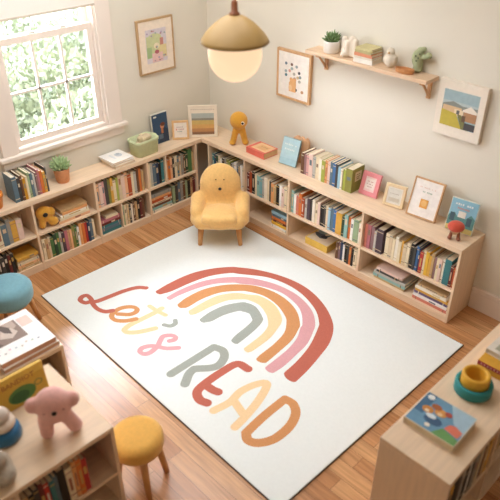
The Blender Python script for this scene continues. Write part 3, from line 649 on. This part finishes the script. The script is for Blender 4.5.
# paper plate pasted on the side board of the thick olive book
for o_ in [o for o in COL.objects if o.name.startswith('book') and str(o.get('label', '')).startswith('thick olive book')]:
    xs = max(v.co.x for v in o_.data.vertices)
    m = MB(); m.box((xs+.0004, .075, .12), (.0006, .075, .075)); m.build('cover_label', hexmat('#dccfa6'), o_)
    m = MB()
    for k_, (y_, z_, w_) in enumerate([(.06, .135, .02), (.085, .135, .018), (.058, .118, .016), (.08, .118, .022), (.07, .102, .03)]): m.box((xs+.001, y_, z_), (.0006, w_, .007))
    m.build('cover_lettering', hexmat('#8a7a4a'), o_)

# ------------------------------------------------------------------ flat books and piles
def flat_book(name, label, w, d, t, loc, rot, cover, art=(), group=None, pages='#eadcc2', spine='-y', cat='book'):
    """lying book: boards, page block, spine along local -y; art outlines in cover units -1..1"""
    o = thing(name, label, cat, (loc[0], loc[1], loc[2]+.0004), rot, group)
    c = .003; m = MB(); m.span((-w/2, -d/2, 0), (w/2, d/2, c), bevel=.001); m.span((-w/2, -d/2, t-c), (w/2, d/2, t), bevel=.001)
    if spine == '-y': m.span((-w/2, -d/2, c*.5), (w/2, -d/2+.003, t-c*.5))
    elif spine == '-x': m.span((-w/2, -d/2, c*.5), (-w/2+.003, d/2, t-c*.5))
    elif spine == '+y': m.span((-w/2, d/2-.003, c*.5), (w/2, d/2, t-c*.5))
    m.build('cover', hexmat(cover), o)
    m = MB(); m.span((-w/2+.004, -d/2+.004, c+.0001), (w/2-.004, d/2-.004, t-c-.0001)); m.build('pages', hexmat(pages), o)
    by = {}
    for k, (nm, hx, poly) in enumerate(art): by.setdefault(nm, []).append((k, hx, poly))
    for nm, lst in by.items():
        m = MB(); ms = []
        for k, hx, poly in lst:
            if hx not in ms: ms.append(hx)
            m.prism([(x*w/2, y*d/2) for x, y in poly], t-.0003, t+.0003+.00015*k, ms.index(hx))
        m.build(nm, [hexmat(q) for q in ms], o)
    return o
flat_book('book', 'coral red thick book lying flat between the orange plush and pale blue book', .212, .165, .05, (.81, -.147, H), -.03, '#e0705f',
    [('cover_picture', '#eec495', rect(-.72, -.7, .9, .85)), ('cover_picture', '#e5b27f', rect(-.35, -.4, .6, .5))]+bars('cover_lettering', '#c99a6b', -.2, .5, .1, .2, 6, 14), pages='#e3bd8d', spine='-y')
bpy.data.objects[-1] if False else None
# white pads below the window
for i, (lab, t, cx, cy, rz, cv) in enumerate([('cream pad at the bottom of the stack under the window', .026, .118, -1.105, .02, '#ecdcc4'), ('white pad in the middle of the stack under the window', .016, .112, -1.113, -.04, '#f1e9de'), ('white pad with a faint grey drawing topping the stack under the window', .014, .112, -1.120, .05, '#f4f0ea')]):
    flat_book('book', lab, .2, .2, t, (cx, cy, H+[0, .0268, .0436][i]), rz, cv, [] if i < 2 else [('cover_picture', '#c9ced4', disc(-.1, .3, .35, .3)), ('cover_picture', '#aab3bd', disc(-.25, .35, .15, .12)), ('cover_picture', '#dfe2e4', rect(-.5, -.4, .4, -.2))], 'white pads below the window', pages='#efd9bd', spine='-x')
# thick yellow book in the right bookcase
flat_book('picture_book', 'thick yellow book with a dark picture cover in the lower right shelf', .225, .2, .062, (1.55, -.18, .055), 0, '#e8bf58',
    [('cover_picture', '#ddc7a8', rect(-.9, -.95, .95, .95)), ('cover_picture', '#55606a', [(-.9, .1), (-.4, .5), (0, .2), (.3, .6), (.2, -.2), (-.1, -.4), (-.6, -.2)]), ('cover_picture', '#8fa3a6', disc(-.45, .5, .35, .3)), ('cover_picture', '#3d3f47', disc(.05, -.05, .25, .22))], pages='#e9c86e')
# large white books on the small bookcase
flat_book('picture_book', 'large white book at the bottom of the pile on the small left bookcase', .34, .31, .03, (1.535, -2.732, .565), .03, '#f3ece6', [], 'large white picture books', pages='#d8a98a', spine='+y')
flat_book('picture_book', 'large white picture book with a brown photo topping the left pile', .325, .30, .036, (1.54, -2.735, .5958), .0, '#f6f1ee',
    [('cover_picture', '#8a7468', rect(-.75, -1, .28, .38)), ('cover_picture', '#b9a294', [(-.75, -1), (-.2, -1), (-.05, -.2), (-.4, .3), (-.75, .3)]), ('cover_picture', '#cdbbad', [(-.5, -.2), (-.1, -.45), (.1, -.1), (-.1, .2), (-.4, .1)]), ('cover_picture', '#5f4f48', [(-.7, -.3), (-.3, -.2), (-.1, .0), (-.45, .05), (-.7, -.1)]), ('cover_picture', '#6b564c', [(-.1, -1), (.25, -1), (.25, -.5), (.0, -.6)]), ('cover_picture', '#efc9bd', rect(-.7, .42, -.2, .85))]
    + [('cover_lettering', c_, disc(.6+.06*math.sin(k*2.1), -.85+.2*k, .035, .045, 8)) for k, c_ in enumerate(['#c9b3c6', '#b9b4b0', '#d8aebf', '#b7c0c9', '#c7bdb3', '#d5c2b6', '#bcc7bd', '#b4b4bd'])], 'large white picture books', pages='#d9a78c', spine='+y')
flat_book('picture_book', 'white book with a blue drawing beside the large white books, left edge', .22, .2, .03, (1.585, -3.0, .565), -.05, '#f1ebe6', [('cover_picture', '#5b78a6', [(.1, -.5), (.7, -.3), (.6, .8), (.2, .7)]), ('cover_picture', '#4a5f8d', disc(.45, .3, .2, .25))], spine='-x')
# standing yellow book
artY = [('cover_picture', '#c9a23a', rect(-.97, -.95, .97, .95)), ('cover_picture', '#d9b64c', rect(-.97, .55, .97, .95)), ('cover_picture', '#4f7d3a', disc(.16, -.32, .45, .5)), ('cover_picture', '#33602f', disc(.08, -.4, .3, .33)), ('cover_picture', '#8f8a3c', disc(.72, -.08, .15, .2)), ('cover_picture', '#c9a23a', disc(.72, -.08, .09, .12))]
yb = frame('picture_book', 'yellow picture book with a green shape standing behind the pink plush', 'book', .30, .178, .02, 0, hexmat('#e0b64e'), '#ffffff', (1.99, -2.937, H), PI/2, .10, artY)
def text_on(parent, body, size, loc, rot, col, name, ext=.0006, bold=0):
    cu = bpy.data.curves.new(name, 'FONT'); cu.body = body; cu.size = size; cu.extrude = ext; cu.align_x = 'CENTER'; cu.align_y = 'CENTER'; cu.offset = bold; cu.resolution_u = 3
    tmp = bpy.data.objects.new('tmp', cu); COL.objects.link(tmp); dg = bpy.context.evaluated_depsgraph_get(); dg.update()
    me = bpy.data.meshes.new_from_object(tmp.evaluated_get(dg)); bpy.data.objects.remove(tmp)
    o = bpy.data.objects.new(name, me); me.materials.clear(); me.materials.append(hexmat(col)); COL.objects.link(o); o.parent = parent; o.location = loc; o.rotation_euler = rot
    return o
text_on(yb, 'BANDIOT', .036, (.02, -.0016, .137), (PI/2, 0, 0), '#a8722e', 'cover_lettering', bold=.0008)
# right foreground
flat_book('picture_book', 'picture book of small animals on a blue cover, right foreground bookcase', .245, .212, .042, (3.40, -1.655, H), .02, '#e7d6bd',
    [('cover_picture', '#6f9bb8', rect(-.97, -.97, .97, .97)), ('cover_picture', '#a9c6d6', [(.0, .97), (.97, .97), (.97, -.3), (.45, .1)]), ('cover_picture', '#49708f', rect(-.97, -.3, -.6, .97)), ('cover_picture', '#6fa05f', [(.05, -.97), (.97, -.97), (.97, -.62), (.3, -.45)]), ('cover_picture', '#e07a62', [(.32, -.42), (.9, -.55), (.93, -.15), (.6, .0), (.4, -.1)]),
     ('cover_picture', '#3f5f80', disc(-.15, -.35, .35, .25)), ('cover_picture', '#c9853f', disc(-.55, .05, .22, .2)), ('cover_picture', '#d99a52', disc(-.1, .22, .24, .22)), ('cover_picture', '#a85f35', disc(-.35, .4, .2, .16)), ('cover_picture', '#e9c99a', disc(-.1, .12, .1, .1)), ('cover_picture', '#efd9b5', disc(-.55, -.03, .09, .08)), ('cover_picture', '#b04f3e', disc(.15, .35, .14, .13)), ('cover_picture', '#dfe8ec', disc(-.3, -.2, .2, .12)), ('cover_picture', '#eef0ee', disc(-.75, .75, .14, .14)), ('cover_picture', '#f3ead8', disc(-.2, -.72, .1, .1))], pages='#e2cfae', spine='-x')
def ring(m, r0, r1, z0, z1, c=(0, 0), mi=0, b=.008):
    pr = [(r1-b, z0), (r1, z0+b), (r1, z1-b), (r1-b*.4, z1-b*.2), ((r0+r1)/2, z1), (r0+b*.4, z1-b*.2), (r0, z1-b), (r0, z0+.012), (.002, z0+.011)]
    m.lathe([(.002, z0)]+[(r1*.6, z0)]+pr, (c[0], c[1], 0), mi, 48, cap=False)
cp = thing('stacking_cup', 'large teal stacking cup holding the yellow one, right foreground', 'cup', (3.40, -1.362, H+.0004))
m = MB(); ring(m, .068, .087, 0, .062); m.build('cup_body', mat('teal painted wood', '#2f8f92', .5, noise=.04), cp)
cp = thing('stacking_cup', 'smaller yellow stacking cup nested inside the teal one, right foreground', 'cup', (3.40, -1.36, H+.0124))
m = MB(); ring(m, .046, .0655, 0, .098); m.build('cup_body', mat('mustard painted wood', '#e2ab35', .5, noise=.04), cp)
bx = thing('book_box', 'yellow box with a red band under the grey picture book', 'box', (3.45, -1.085, H+.0004), .02)
m = MB(); m.box((0, 0, .03), (.23, .25, .06), bevel=.002); m.build('box_body', hexmat('#dfa63a'), bx)
m = MB(); m.box((0, -.1253, .046), (.229, .0012, .022)); m.build('red_band', hexmat('#b8434d'), bx)
m = MB()
for k in range(12): m.box((-.095+.0165*k, -.1262, .046), (.007, .0012, .007))
m.build('band_lettering', hexmat('#e2b8a8'), bx)
flat_book('picture_book', 'grey green picture book lying on top of the yellow box', .215, .235, .03, (3.45, -1.03, H+.0612), -.04, '#e6ddd0', [('cover_picture', '#a8a48d', rect(-.7, -.8, .9, .85)), ('cover_picture', '#7f8a86', rect(-.3, -.6, .7, -.2)), ('cover_picture', '#c3b58d', disc(-.2, .3, .4, .3))], pages='#d9cfbf', spine='-x')

# ------------------------------------------------------------------ plush toys
ORG = fabric('orange ochre plush', '#dca03c')
def eye_on(parent, loc, r, M=None):
    e = MB(); e.ell((0, 0, 0), (r, r*.35, r)); w_ = e.build('eye', mat('white felt eye', '#f1e6d4', .8, noise=.03), parent, loc); 
    e = MB(); e.ell((0, -r*.36, 0), (r*.62, r*.2, r*.62)); e.build('pupil', BLACK, w_)
t = thing('plush_toy', 'orange plush with two long legs standing on the corner of the right bookcase', 'toy', (.542, -.158, H+.0005), .75)
m = MB(); m.ell((0, 0, .215), (.077, .07, .077)); m.cap((-.015, 0, .175), (-.05, -.005, .026), .03, .027); m.cap((.02, 0, .175), (.052, .005, .026), .03, .027); m.ell((-.055, -.012, .022), (.03, .036, .022)); m.ell((.056, 0, .022), (.03, .036, .022))
soft(m, 'body', ORG, t, .007, 5); eye_on(t, (.036, -.061, .214), .016)
t = thing('plush_toy', 'orange one-eyed plush sitting inside the bookcase cubby under the succulent', 'toy', (.165, -1.826, zl+.0005), 1.45)
m = MB(); m.ell((-.01, 0, .128), (.062, .04, .058)); m.ell((.045, 0, .122), (.034, .034, .038)); m.cap((-.03, 0, .09), (-.035, 0, .028), .03, .026); m.cap((.015, 0, .08), (.056, 0, .04), .03, .034); m.ell((.05, 0, .036), (.04, .034, .032))
soft(m, 'body', ORG, t, .006, 4)
m = MB(); m.ell((0, 0, 0), (.02, .008, .018)); m.build('eye', BLACK, t, (-.012, -.04, .128))
PNK = fabric('dusty pink plush', '#efb8af')
t = thing('plush_toy', 'pink plush with round ears and a black nose, left foreground bookcase', 'toy', (2.25, -2.89, H+.0005), 1.15)
m = MB(); m.ell((0, 0, .195), (.08, .064, .085)); m.ell((-.085, .005, .205), (.036, .03, .042)); m.ell((.085, .005, .188), (.038, .03, .044))
m.ell((0, .005, .135), (.076, .053, .055)); m.cap((-.045, 0, .11), (-.05, -.005, .032), .036, .033); m.cap((.045, 0, .11), (.078, -.005, .036), .034, .036)
soft(m, 'body', PNK, t, .008, 5)
m = MB(); m.ell((0, 0, 0), (.012, .008, .012)); m.build('nose', BLACK, t, (.002, -.063, .19))
for s in (-1, 1):
    m = MB(); m.ell((0, 0, 0), (.006, .005, .003)); m.build('eye', mat('stitched pink eye', '#b06f6b', .8, noise=.1), t, (.002+s*.043, -.054, .194))
t.scale = (.93, .93, .96)
# blue and cream stacking toy
t = thing('stacking_toy', 'blue and cream stacking toy left of the pink plush', 'toy', (2.10, -3.068, H+.0005), .3)
m = MB(); m.lathe([(.02, 0), (.066, 0), (.074, .012), (.07, .05), (.06, .066), (.02, .066)], seg=40); m.build('base', mat('deep blue paint', '#2f6f9c', .4, noise=.04), t)
m = MB(); m.lathe([(.02, .0665), (.05, .068), (.06, .085), (.052, .108), (.03, .112)], seg=40); m.build('middle_ring', mat('cream paint', '#e6d3c0', .5, noise=.04), t)
m = MB(); m.lathe([(.02, .1125), (.036, .113), (.045, .13), (.036, .15), (.02, .163), (.004, .168)], seg=40); m.build('top_ring', mat('warm grey paint', '#cfc0b2', .5, noise=.04), t)
t = thing('plush_toy', 'grey shaggy plush at the lower left edge of the foreground bookcase', 'toy', (2.27, -3.20, H+.006), .8)
m = MB(); m.ell((0, 0, .06), (.085, .075, .065)); m.ell((.02, -.01, .115), (.055, .05, .05)); m.ell((-.05, .02, .09), (.05, .05, .05)); m.ell((.06, -.02, .04), (.045, .05, .04))
soft(m, 'body', mat('grey boucle plush', '#b3a695', .95, noise=.2, scale=45, bump=.6, bscale=90), t, .007, 3)
# red mushroom toy
t = thing('plush_toy', 'red mushroom plush with two brown feet at the right bookcase end', 'toy', (2.632, -.205, H+.0005), .45)
m = MB(); m.ell((0, .005, .06), (.032, .026, .036)); soft(m, 'body', fabric('beige plush', '#d9b48c'), t, .005, 4)
m = MB(); m.ell((0, 0, .09), (.055, .046, .038)); m.ell((0, 0, .076), (.051, .042, .02)); soft(m, 'cap', fabric('coral red plush', '#d65b46'), t, .006, 4)
for s in (-1, 1):
    m = MB(); m.cap((s*.022, -.002, .045), (s*.026, -.012, .013), .011, .012); m.ell((s*.028, -.018, .011), (.015, .02, .011)); soft(m, 'foot', fabric('brown plush', '#9a5f45'), t, .003, 3)

# ------------------------------------------------------------------ pots, basket
def succulent(parent, n, r, h, col, seed, z):
    rnd = random.Random(seed); m = MB()
    for k in range(n):
        a = k*2.399; u = k/n; tilt = .25+1.0*u
        L_ = h*(1-.25*u)*rnd.uniform(.85, 1.1); dx, dy = math.cos(a), math.sin(a)
        p0 = Vector((dx*r*.15*u, dy*r*.15*u, z)); p2 = p0+Vector((dx*math.sin(tilt)*L_, dy*math.sin(tilt)*L_, math.cos(tilt)*L_)); p1 = (p0+p2)/2+Vector((dx, dy, .3))*L_*.1
        m.tube([p0, p0.lerp(p1, .6), p1, p1.lerp(p2, .6), p2], [h*.05, h*.085, h*.09, h*.06, h*.008], seg=8)
    return m.build('leaves', col, parent)
t = thing('potted_plant', 'green succulent in a terracotta pot under the window', 'plant', (.098, -1.60, H+.0004))
m = MB(); m.lathe([(.03, 0), (.045, 0), (.049, .01), (.06, .1), (.062, .112), (.055, .112), (.05, .1), (.002, .098)], seg=36); m.build('pot', mat('pale terracotta', '#dd9a6c', .75, noise=.08), t)
m = MB(); m.lathe([(.002, .0985), (.05, .1005)], seg=24); m.build('soil', mat('dark soil', '#4b3a2a', .95, noise=.3), t)
succulent(t, 46, .055, .115, mat('fresh succulent green', '#a9bf8c', .5, noise=.15, scale=12), 3, .1)
t = thing('plant_pot', 'plain orange pot at the left edge beside the upright books', 'pot', (.125, -2.165, H+.0004))
m = MB(); m.lathe([(.03, 0), (.052, 0), (.058, .01), (.068, .085), (.074, .087), (.074, .112), (.064, .112), (.06, .09), (.002, .088)], seg=36); m.build('pot', mat('orange glaze', '#d98538', .5, noise=.06), t)
t = thing('potted_plant', 'green succulent in a white pot at the left of the wall shelf', 'plant', (1.405, -.073, 1.5404))
m = MB(); m.lathe([(.04, 0), (.05, 0), (.055, .008), (.057, .075), (.055, .08), (.05, .08), (.047, .07), (.002, .068)], seg=36); m.build('pot', mat('white ceramic', '#ede4d9', .35, noise=.02), t)
m = MB(); m.lathe([(.002, .0685), (.047, .0695)], seg=24); m.build('soil', mat('dark soil', '#4b3a2a', .95, noise=.3), t)
succulent(t, 36, .05, .088, mat('deep succulent green', '#6f8a55', .5, noise=.15, scale=12), 4, .069)
# basket
t = thing('basket', 'pale green fabric basket holding a knitted toy under the dark portrait book', 'basket', (.112, -.842, H+.0005), PI/2+.05)
def rr(w, d, r, n=6):
    out = []
    for cx, cy, a0 in ((w/2-r, d/2-r, 0), (-w/2+r, d/2-r, 90), (-w/2+r, -d/2+r, 180), (w/2-r, -d/2+r, 270)):
        for k in range(n+1): a = math.radians(a0+90*k/n); out.append((cx+r*math.cos(a), cy+r*math.sin(a)))
    return out
m = MB(); bm = m.bm; rings = []
for (w_, d_, z) in ((.195, .13, 0), (.21, .145, .004), (.225, .155, .11), (.233, .163, .114), (.233, .163, .134), (.226, .156, .138), (.213, .143, .134), (.2, .135, .03), (.18, .115, .02)):
    rings.append([bm.verts.new((x, y, z)) for x, y in rr(w_, d_, .035)])
for a, b_ in zip(rings, rings[1:]):
    n = len(a)
    for k in range(n): bm.faces.new((a[k], a[(k+1) % n], b_[(k+1) % n], b_[k]))
bm.faces.new(list(reversed(rings[0]))); bm.faces.new(rings[-1])
for f_ in bm.faces: f_.smooth = True
m.build('basket_body', mat('pale green felt', '#d0d7ac', .85, noise=.05, bump=.1), t)
for s in (-1, 1):
    m = MB(); m.tube([(s*.1175, -.025, .124), (s*.124, -.018, .13), (s*.127, 0, .132), (s*.124, .018, .13), (s*.1175, .025, .124)], .006); m.build('handle', mat('pale green felt', '#d0d7ac', .85), t)
t2 = thing('knitted_toy', 'beige knitted toy heaped inside the pale green basket', 'toy', (.112, -.842, H+.0305), PI/2+.05)
m = MB(); rnd = random.Random(9)
m.ell((0, 0, .06), (.075, .045, .055))
for k in range(9): m.ell((rnd.uniform(-.055, .055), rnd.uniform(-.028, .028), .105+rnd.uniform(-.012, .018)), (.024, .022, .022))
soft(m, 'body', mat('beige knit', '#d6c2a0', .95, noise=.15, scale=50, bump=.5, bscale=120), t2, .006, 2)

# ------------------------------------------------------------------ wall shelf
sh = thing('wall_shelf', 'oak shelf on two brackets high on the right wall', 'shelf', (1.72, 0, 1.515))
m = MB(); m.span((-.49, -.15, 0), (.505, -.0006, .025), bevel=.002); m.build('shelf_board', wood('pale oak shelf', '#e3c3a2', .1), sh)
for x in (-.40, .455):
    m = MB(); m.span((x-.012, -.018, -.13), (x+.012, -.0006, -.0003)); m.span((x-.012, -.125, -.018), (x+.012, -.0185, -.0003))
    m.tube([(x, -.013, -.112), (x, -.045, -.075), (x, -.105, -.012)], .008, seg=8); m.build('bracket', OAKF, sh)
ZS = 1.5404
t = thing('vase', 'white fluted vase of joined tubes beside the white succulent pot', 'vase', (1.562, -.075, ZS), .2)
m = MB()
for x, y, h, r in ((-.038, .0, .135, .02), (-.012, -.012, .115, .021), (.018, .0, .145, .022), (.045, -.004, .13, .02)): m.cap((x, y, r), (x, y, h-r), r, r)
m.ell((-.03, -.025, .02), (.022, .022, .02)); soft(m, 'body', mat('unglazed cream ceramic', '#e7dac8', .8, noise=.04, scale=20), t, .005, 3)
z = ZS
for lab, c_, t_, w_ in (('white book lying at the bottom of the wall shelf stack', '#ece5da', .030, .15), ('thin ivory book lying second in the wall shelf stack', '#ded2bf', .013, .145), ('coral book lying third in the wall shelf stack', '#d98d6b', .021, .143), ('olive book lying fourth in the wall shelf stack', '#b7ad79', .017, .135), ('pale olive book topping the wall shelf stack', '#cbbf8c', .015, .13)):
    flat_book('book', lab, w_, .125, t_, (1.722, -.076, z), random.Random(c_).uniform(-.06, .06), c_, [], 'books stacked on the wall shelf', pages='#e3d8c4'); z += t_+.0008
t = thing('figurine', 'cream ceramic bird figurine between the books and the cactus', 'figurine', (1.898, -.075, ZS), .1)
m = MB(); m.ell((0, 0, .05), (.042, .036, .05)); m.ell((.0, -.004, .1), (.026, .026, .028)); m.cap((-.008, 0, .118), (-.01, 0, .128), .006, .004); m.cap((.012, 0, .118), (.014, 0, .126), .006, .004); m.ell((-.034, .0, .05), (.014, .026, .034)); m.ell((.034, 0, .05), (.014, .026, .034))
soft(m, 'body', mat('speckled cream ceramic', '#ddd0bc', .6, noise=.1, scale=60), t, .004, 3)
m = MB(); m.lathe([(.008, 0), (.004, .012)], (0, 0, 0), seg=10); m.build('beak', mat('tan ceramic beak', '#c79f70', .5), t, (0, -.029, .1), (PI/2, 0, 0))
t = thing('tray', 'low oval wooden tray in front of the cactus on the wall shelf', 'tray', (2.035, -.108, ZS), .12)
m = MB(); bm = m.bm; rings = []
for (a_, b_, z_) in ((.055, .024, 0), (.062, .029, .006), (.066, .032, .03), (.061, .027, .03), (.057, .024, .01)):
    rings.append([bm.verts.new((a_*math.cos(2*PI*k/36), b_*math.sin(2*PI*k/36), z_)) for k in range(36)])
for a, b_ in zip(rings, rings[1:]):
    for k in range(36): bm.faces.new((a[k], a[(k+1) % 36], b_[(k+1) % 36], b_[k]))
bm.faces.new(list(reversed(rings[0]))); bm.faces.new(rings[-1])
m.build('tray_body', wood('warm tray wood', '#c98b57', .12), t)
t = thing('cactus_plant', 'grey green plush-like cactus at the right end of the wall shelf', 'plant', (2.085, -.04, ZS), 0)
m = MB(); m.cap((0, 0, .03), (0, 0, .125), .03, .028); m.cap((.02, 0, .1), (.055, -.005, .112), .016, .018); m.ell((.068, -.006, .12), (.024, .018, .022)); m.cap((.0, 0, .14), (.028, 0, .152), .02, .016); m.ell((-.02, -.005, .09), (.026, .024, .05)); m.ell((0, 0, .022), (.032, .03, .022))
soft(m, 'body', mat('grey green succulent skin', '#a3a983', .8, noise=.12, scale=30, bump=.3, bscale=90), t, .004, 3)
for p_ in ((-.008, -.032, .11), (.012, -.031, .1), (.0, -.032, .08), (.018, -.03, .125)):
    m = MB(); m.ell((0, 0, 0), (.006, .003, .006)); m.build('spot', mat('dark cactus spot', '#5f6547', .8), t, p_)

# ------------------------------------------------------------------ pendant lamp
pl = thing('pendant_lamp', 'pendant lamp with a glowing globe under a mustard domed shade', 'lamp', (2.061, -1.620, 1.966))
m = MB(); m.ell((0, 0, 0), (.125, .125, .125), seg=48, ring=28); m.build('globe', emit('lit opal glass', '#ffe0b6', .86), pl)
m = MB(); P_ = [(.022, .174), (.036, .170), (.06, .158), (.088, .139), (.114, .116), (.136, .092), (.15, .072), (.158, .058)]
m.lathe(P_+[(r-.004, z_-.004) for r, z_ in reversed(P_)], seg=64, cap=False); m.build('lamp_shade', mat('mustard enamel', '#a6844c', .45, noise=.02, spec=.4), pl)
m = MB(); m.lathe([(.02, .168), (.024, .174), (.024, .182), (.015, .187), (.014, .226), (.01, .236), (.004, .238)], seg=24); m.build('socket', mat('brown turned wood', '#8a5232', .45, noise=.1), pl)
m = MB(); m.tube([(0, 0, .237), (0, 0, .6), (0, 0, 1.02)], .0035, seg=8); m.build('cord', mat('beige cord', '#b79a7d', .8), pl)
m = MB(); m.lathe([(.005, 1.0), (.05, 1.012), (.055, 1.033)], seg=32); m.build('ceiling_rose', mat('white ceiling rose', '#efe8df', .5), pl)

# ------------------------------------------------------------------ camera
cam = bpy.data.cameras.new('camera'); co = bpy.data.objects.new('camera', cam); COL.objects.link(co); S.camera = co
co.location = (4.1621, -3.5963, 2.7821); co.rotation_euler = (PI/2-.5801, 0, 2.3629-PI/2)
cam.sensor_width = 36; cam.lens = 623.603*36/500; cam.clip_start = .05; cam.clip_end = 200
cam.dof.use_dof = True; cam.dof.focus_distance = 4.9; cam.dof.aperture_fstop = 1.9

# ------------------------------------------------------------------ light
W = bpy.data.worlds.new('sky'); S.world = W; W.use_nodes = True
nt = W.node_tree; bg = nt.nodes['Background']
tc = nt.nodes.new('ShaderNodeTexCoord'); dt = nt.nodes.new('ShaderNodeVectorMath'); dt.operation = 'DOT_PRODUCT'
dt.inputs[1].default_value = (-1, 0, .1)
nt.links.new(tc.outputs['Generated'], dt.inputs[0])
rp = nt.nodes.new('ShaderNodeValToRGB'); mr = nt.nodes.new('ShaderNodeMapRange'); mr.inputs[1].default_value = -1; mr.inputs[2].default_value = 1
nt.links.new(dt.outputs['Value'], mr.inputs[0]); nt.links.new(mr.outputs[0], rp.inputs[0])
el = rp.color_ramp.elements
FILL = .22; SKY = 30.0
el[0].color = (.98*FILL/SKY, .76*FILL/SKY, .54*FILL/SKY, 1); el[0].position = .48
el[1].color = (.90, .97, 1.08, 1); el[1].position = .62
nt.links.new(rp.outputs[0], bg.inputs[0]); bg.inputs[1].default_value = SKY
def area(name, loc, tgt, sx, sy, power, col):
    l = bpy.data.lights.new(name, 'AREA'); l.shape = 'RECTANGLE'; l.size = sx; l.size_y = sy; l.energy = power; l.color = col
    o = bpy.data.objects.new(name, l); COL.objects.link(o); o.location = loc
    o.rotation_euler = (Vector(tgt)-Vector(loc)).to_track_quat('-Z', 'Y').to_euler(); return o
area('overhead_fill', (1.3, -1.7, 2.97), (1.3, -1.7, 0), 2.2, 1.7, 50, (.93, .98, 1.03))  # added unseen softbox that fills the rug and shelf tops, no fixture behind it
S.cycles.use_denoising = True
S.cycles.max_bounces = 8; S.cycles.diffuse_bounces = 5
v = S.view_settings; v.view_transform = 'Standard'; v.look = 'None'; v.gamma = 1; v.use_curve_mapping = False; v.exposure = .1
bpy.context.view_layer.update()
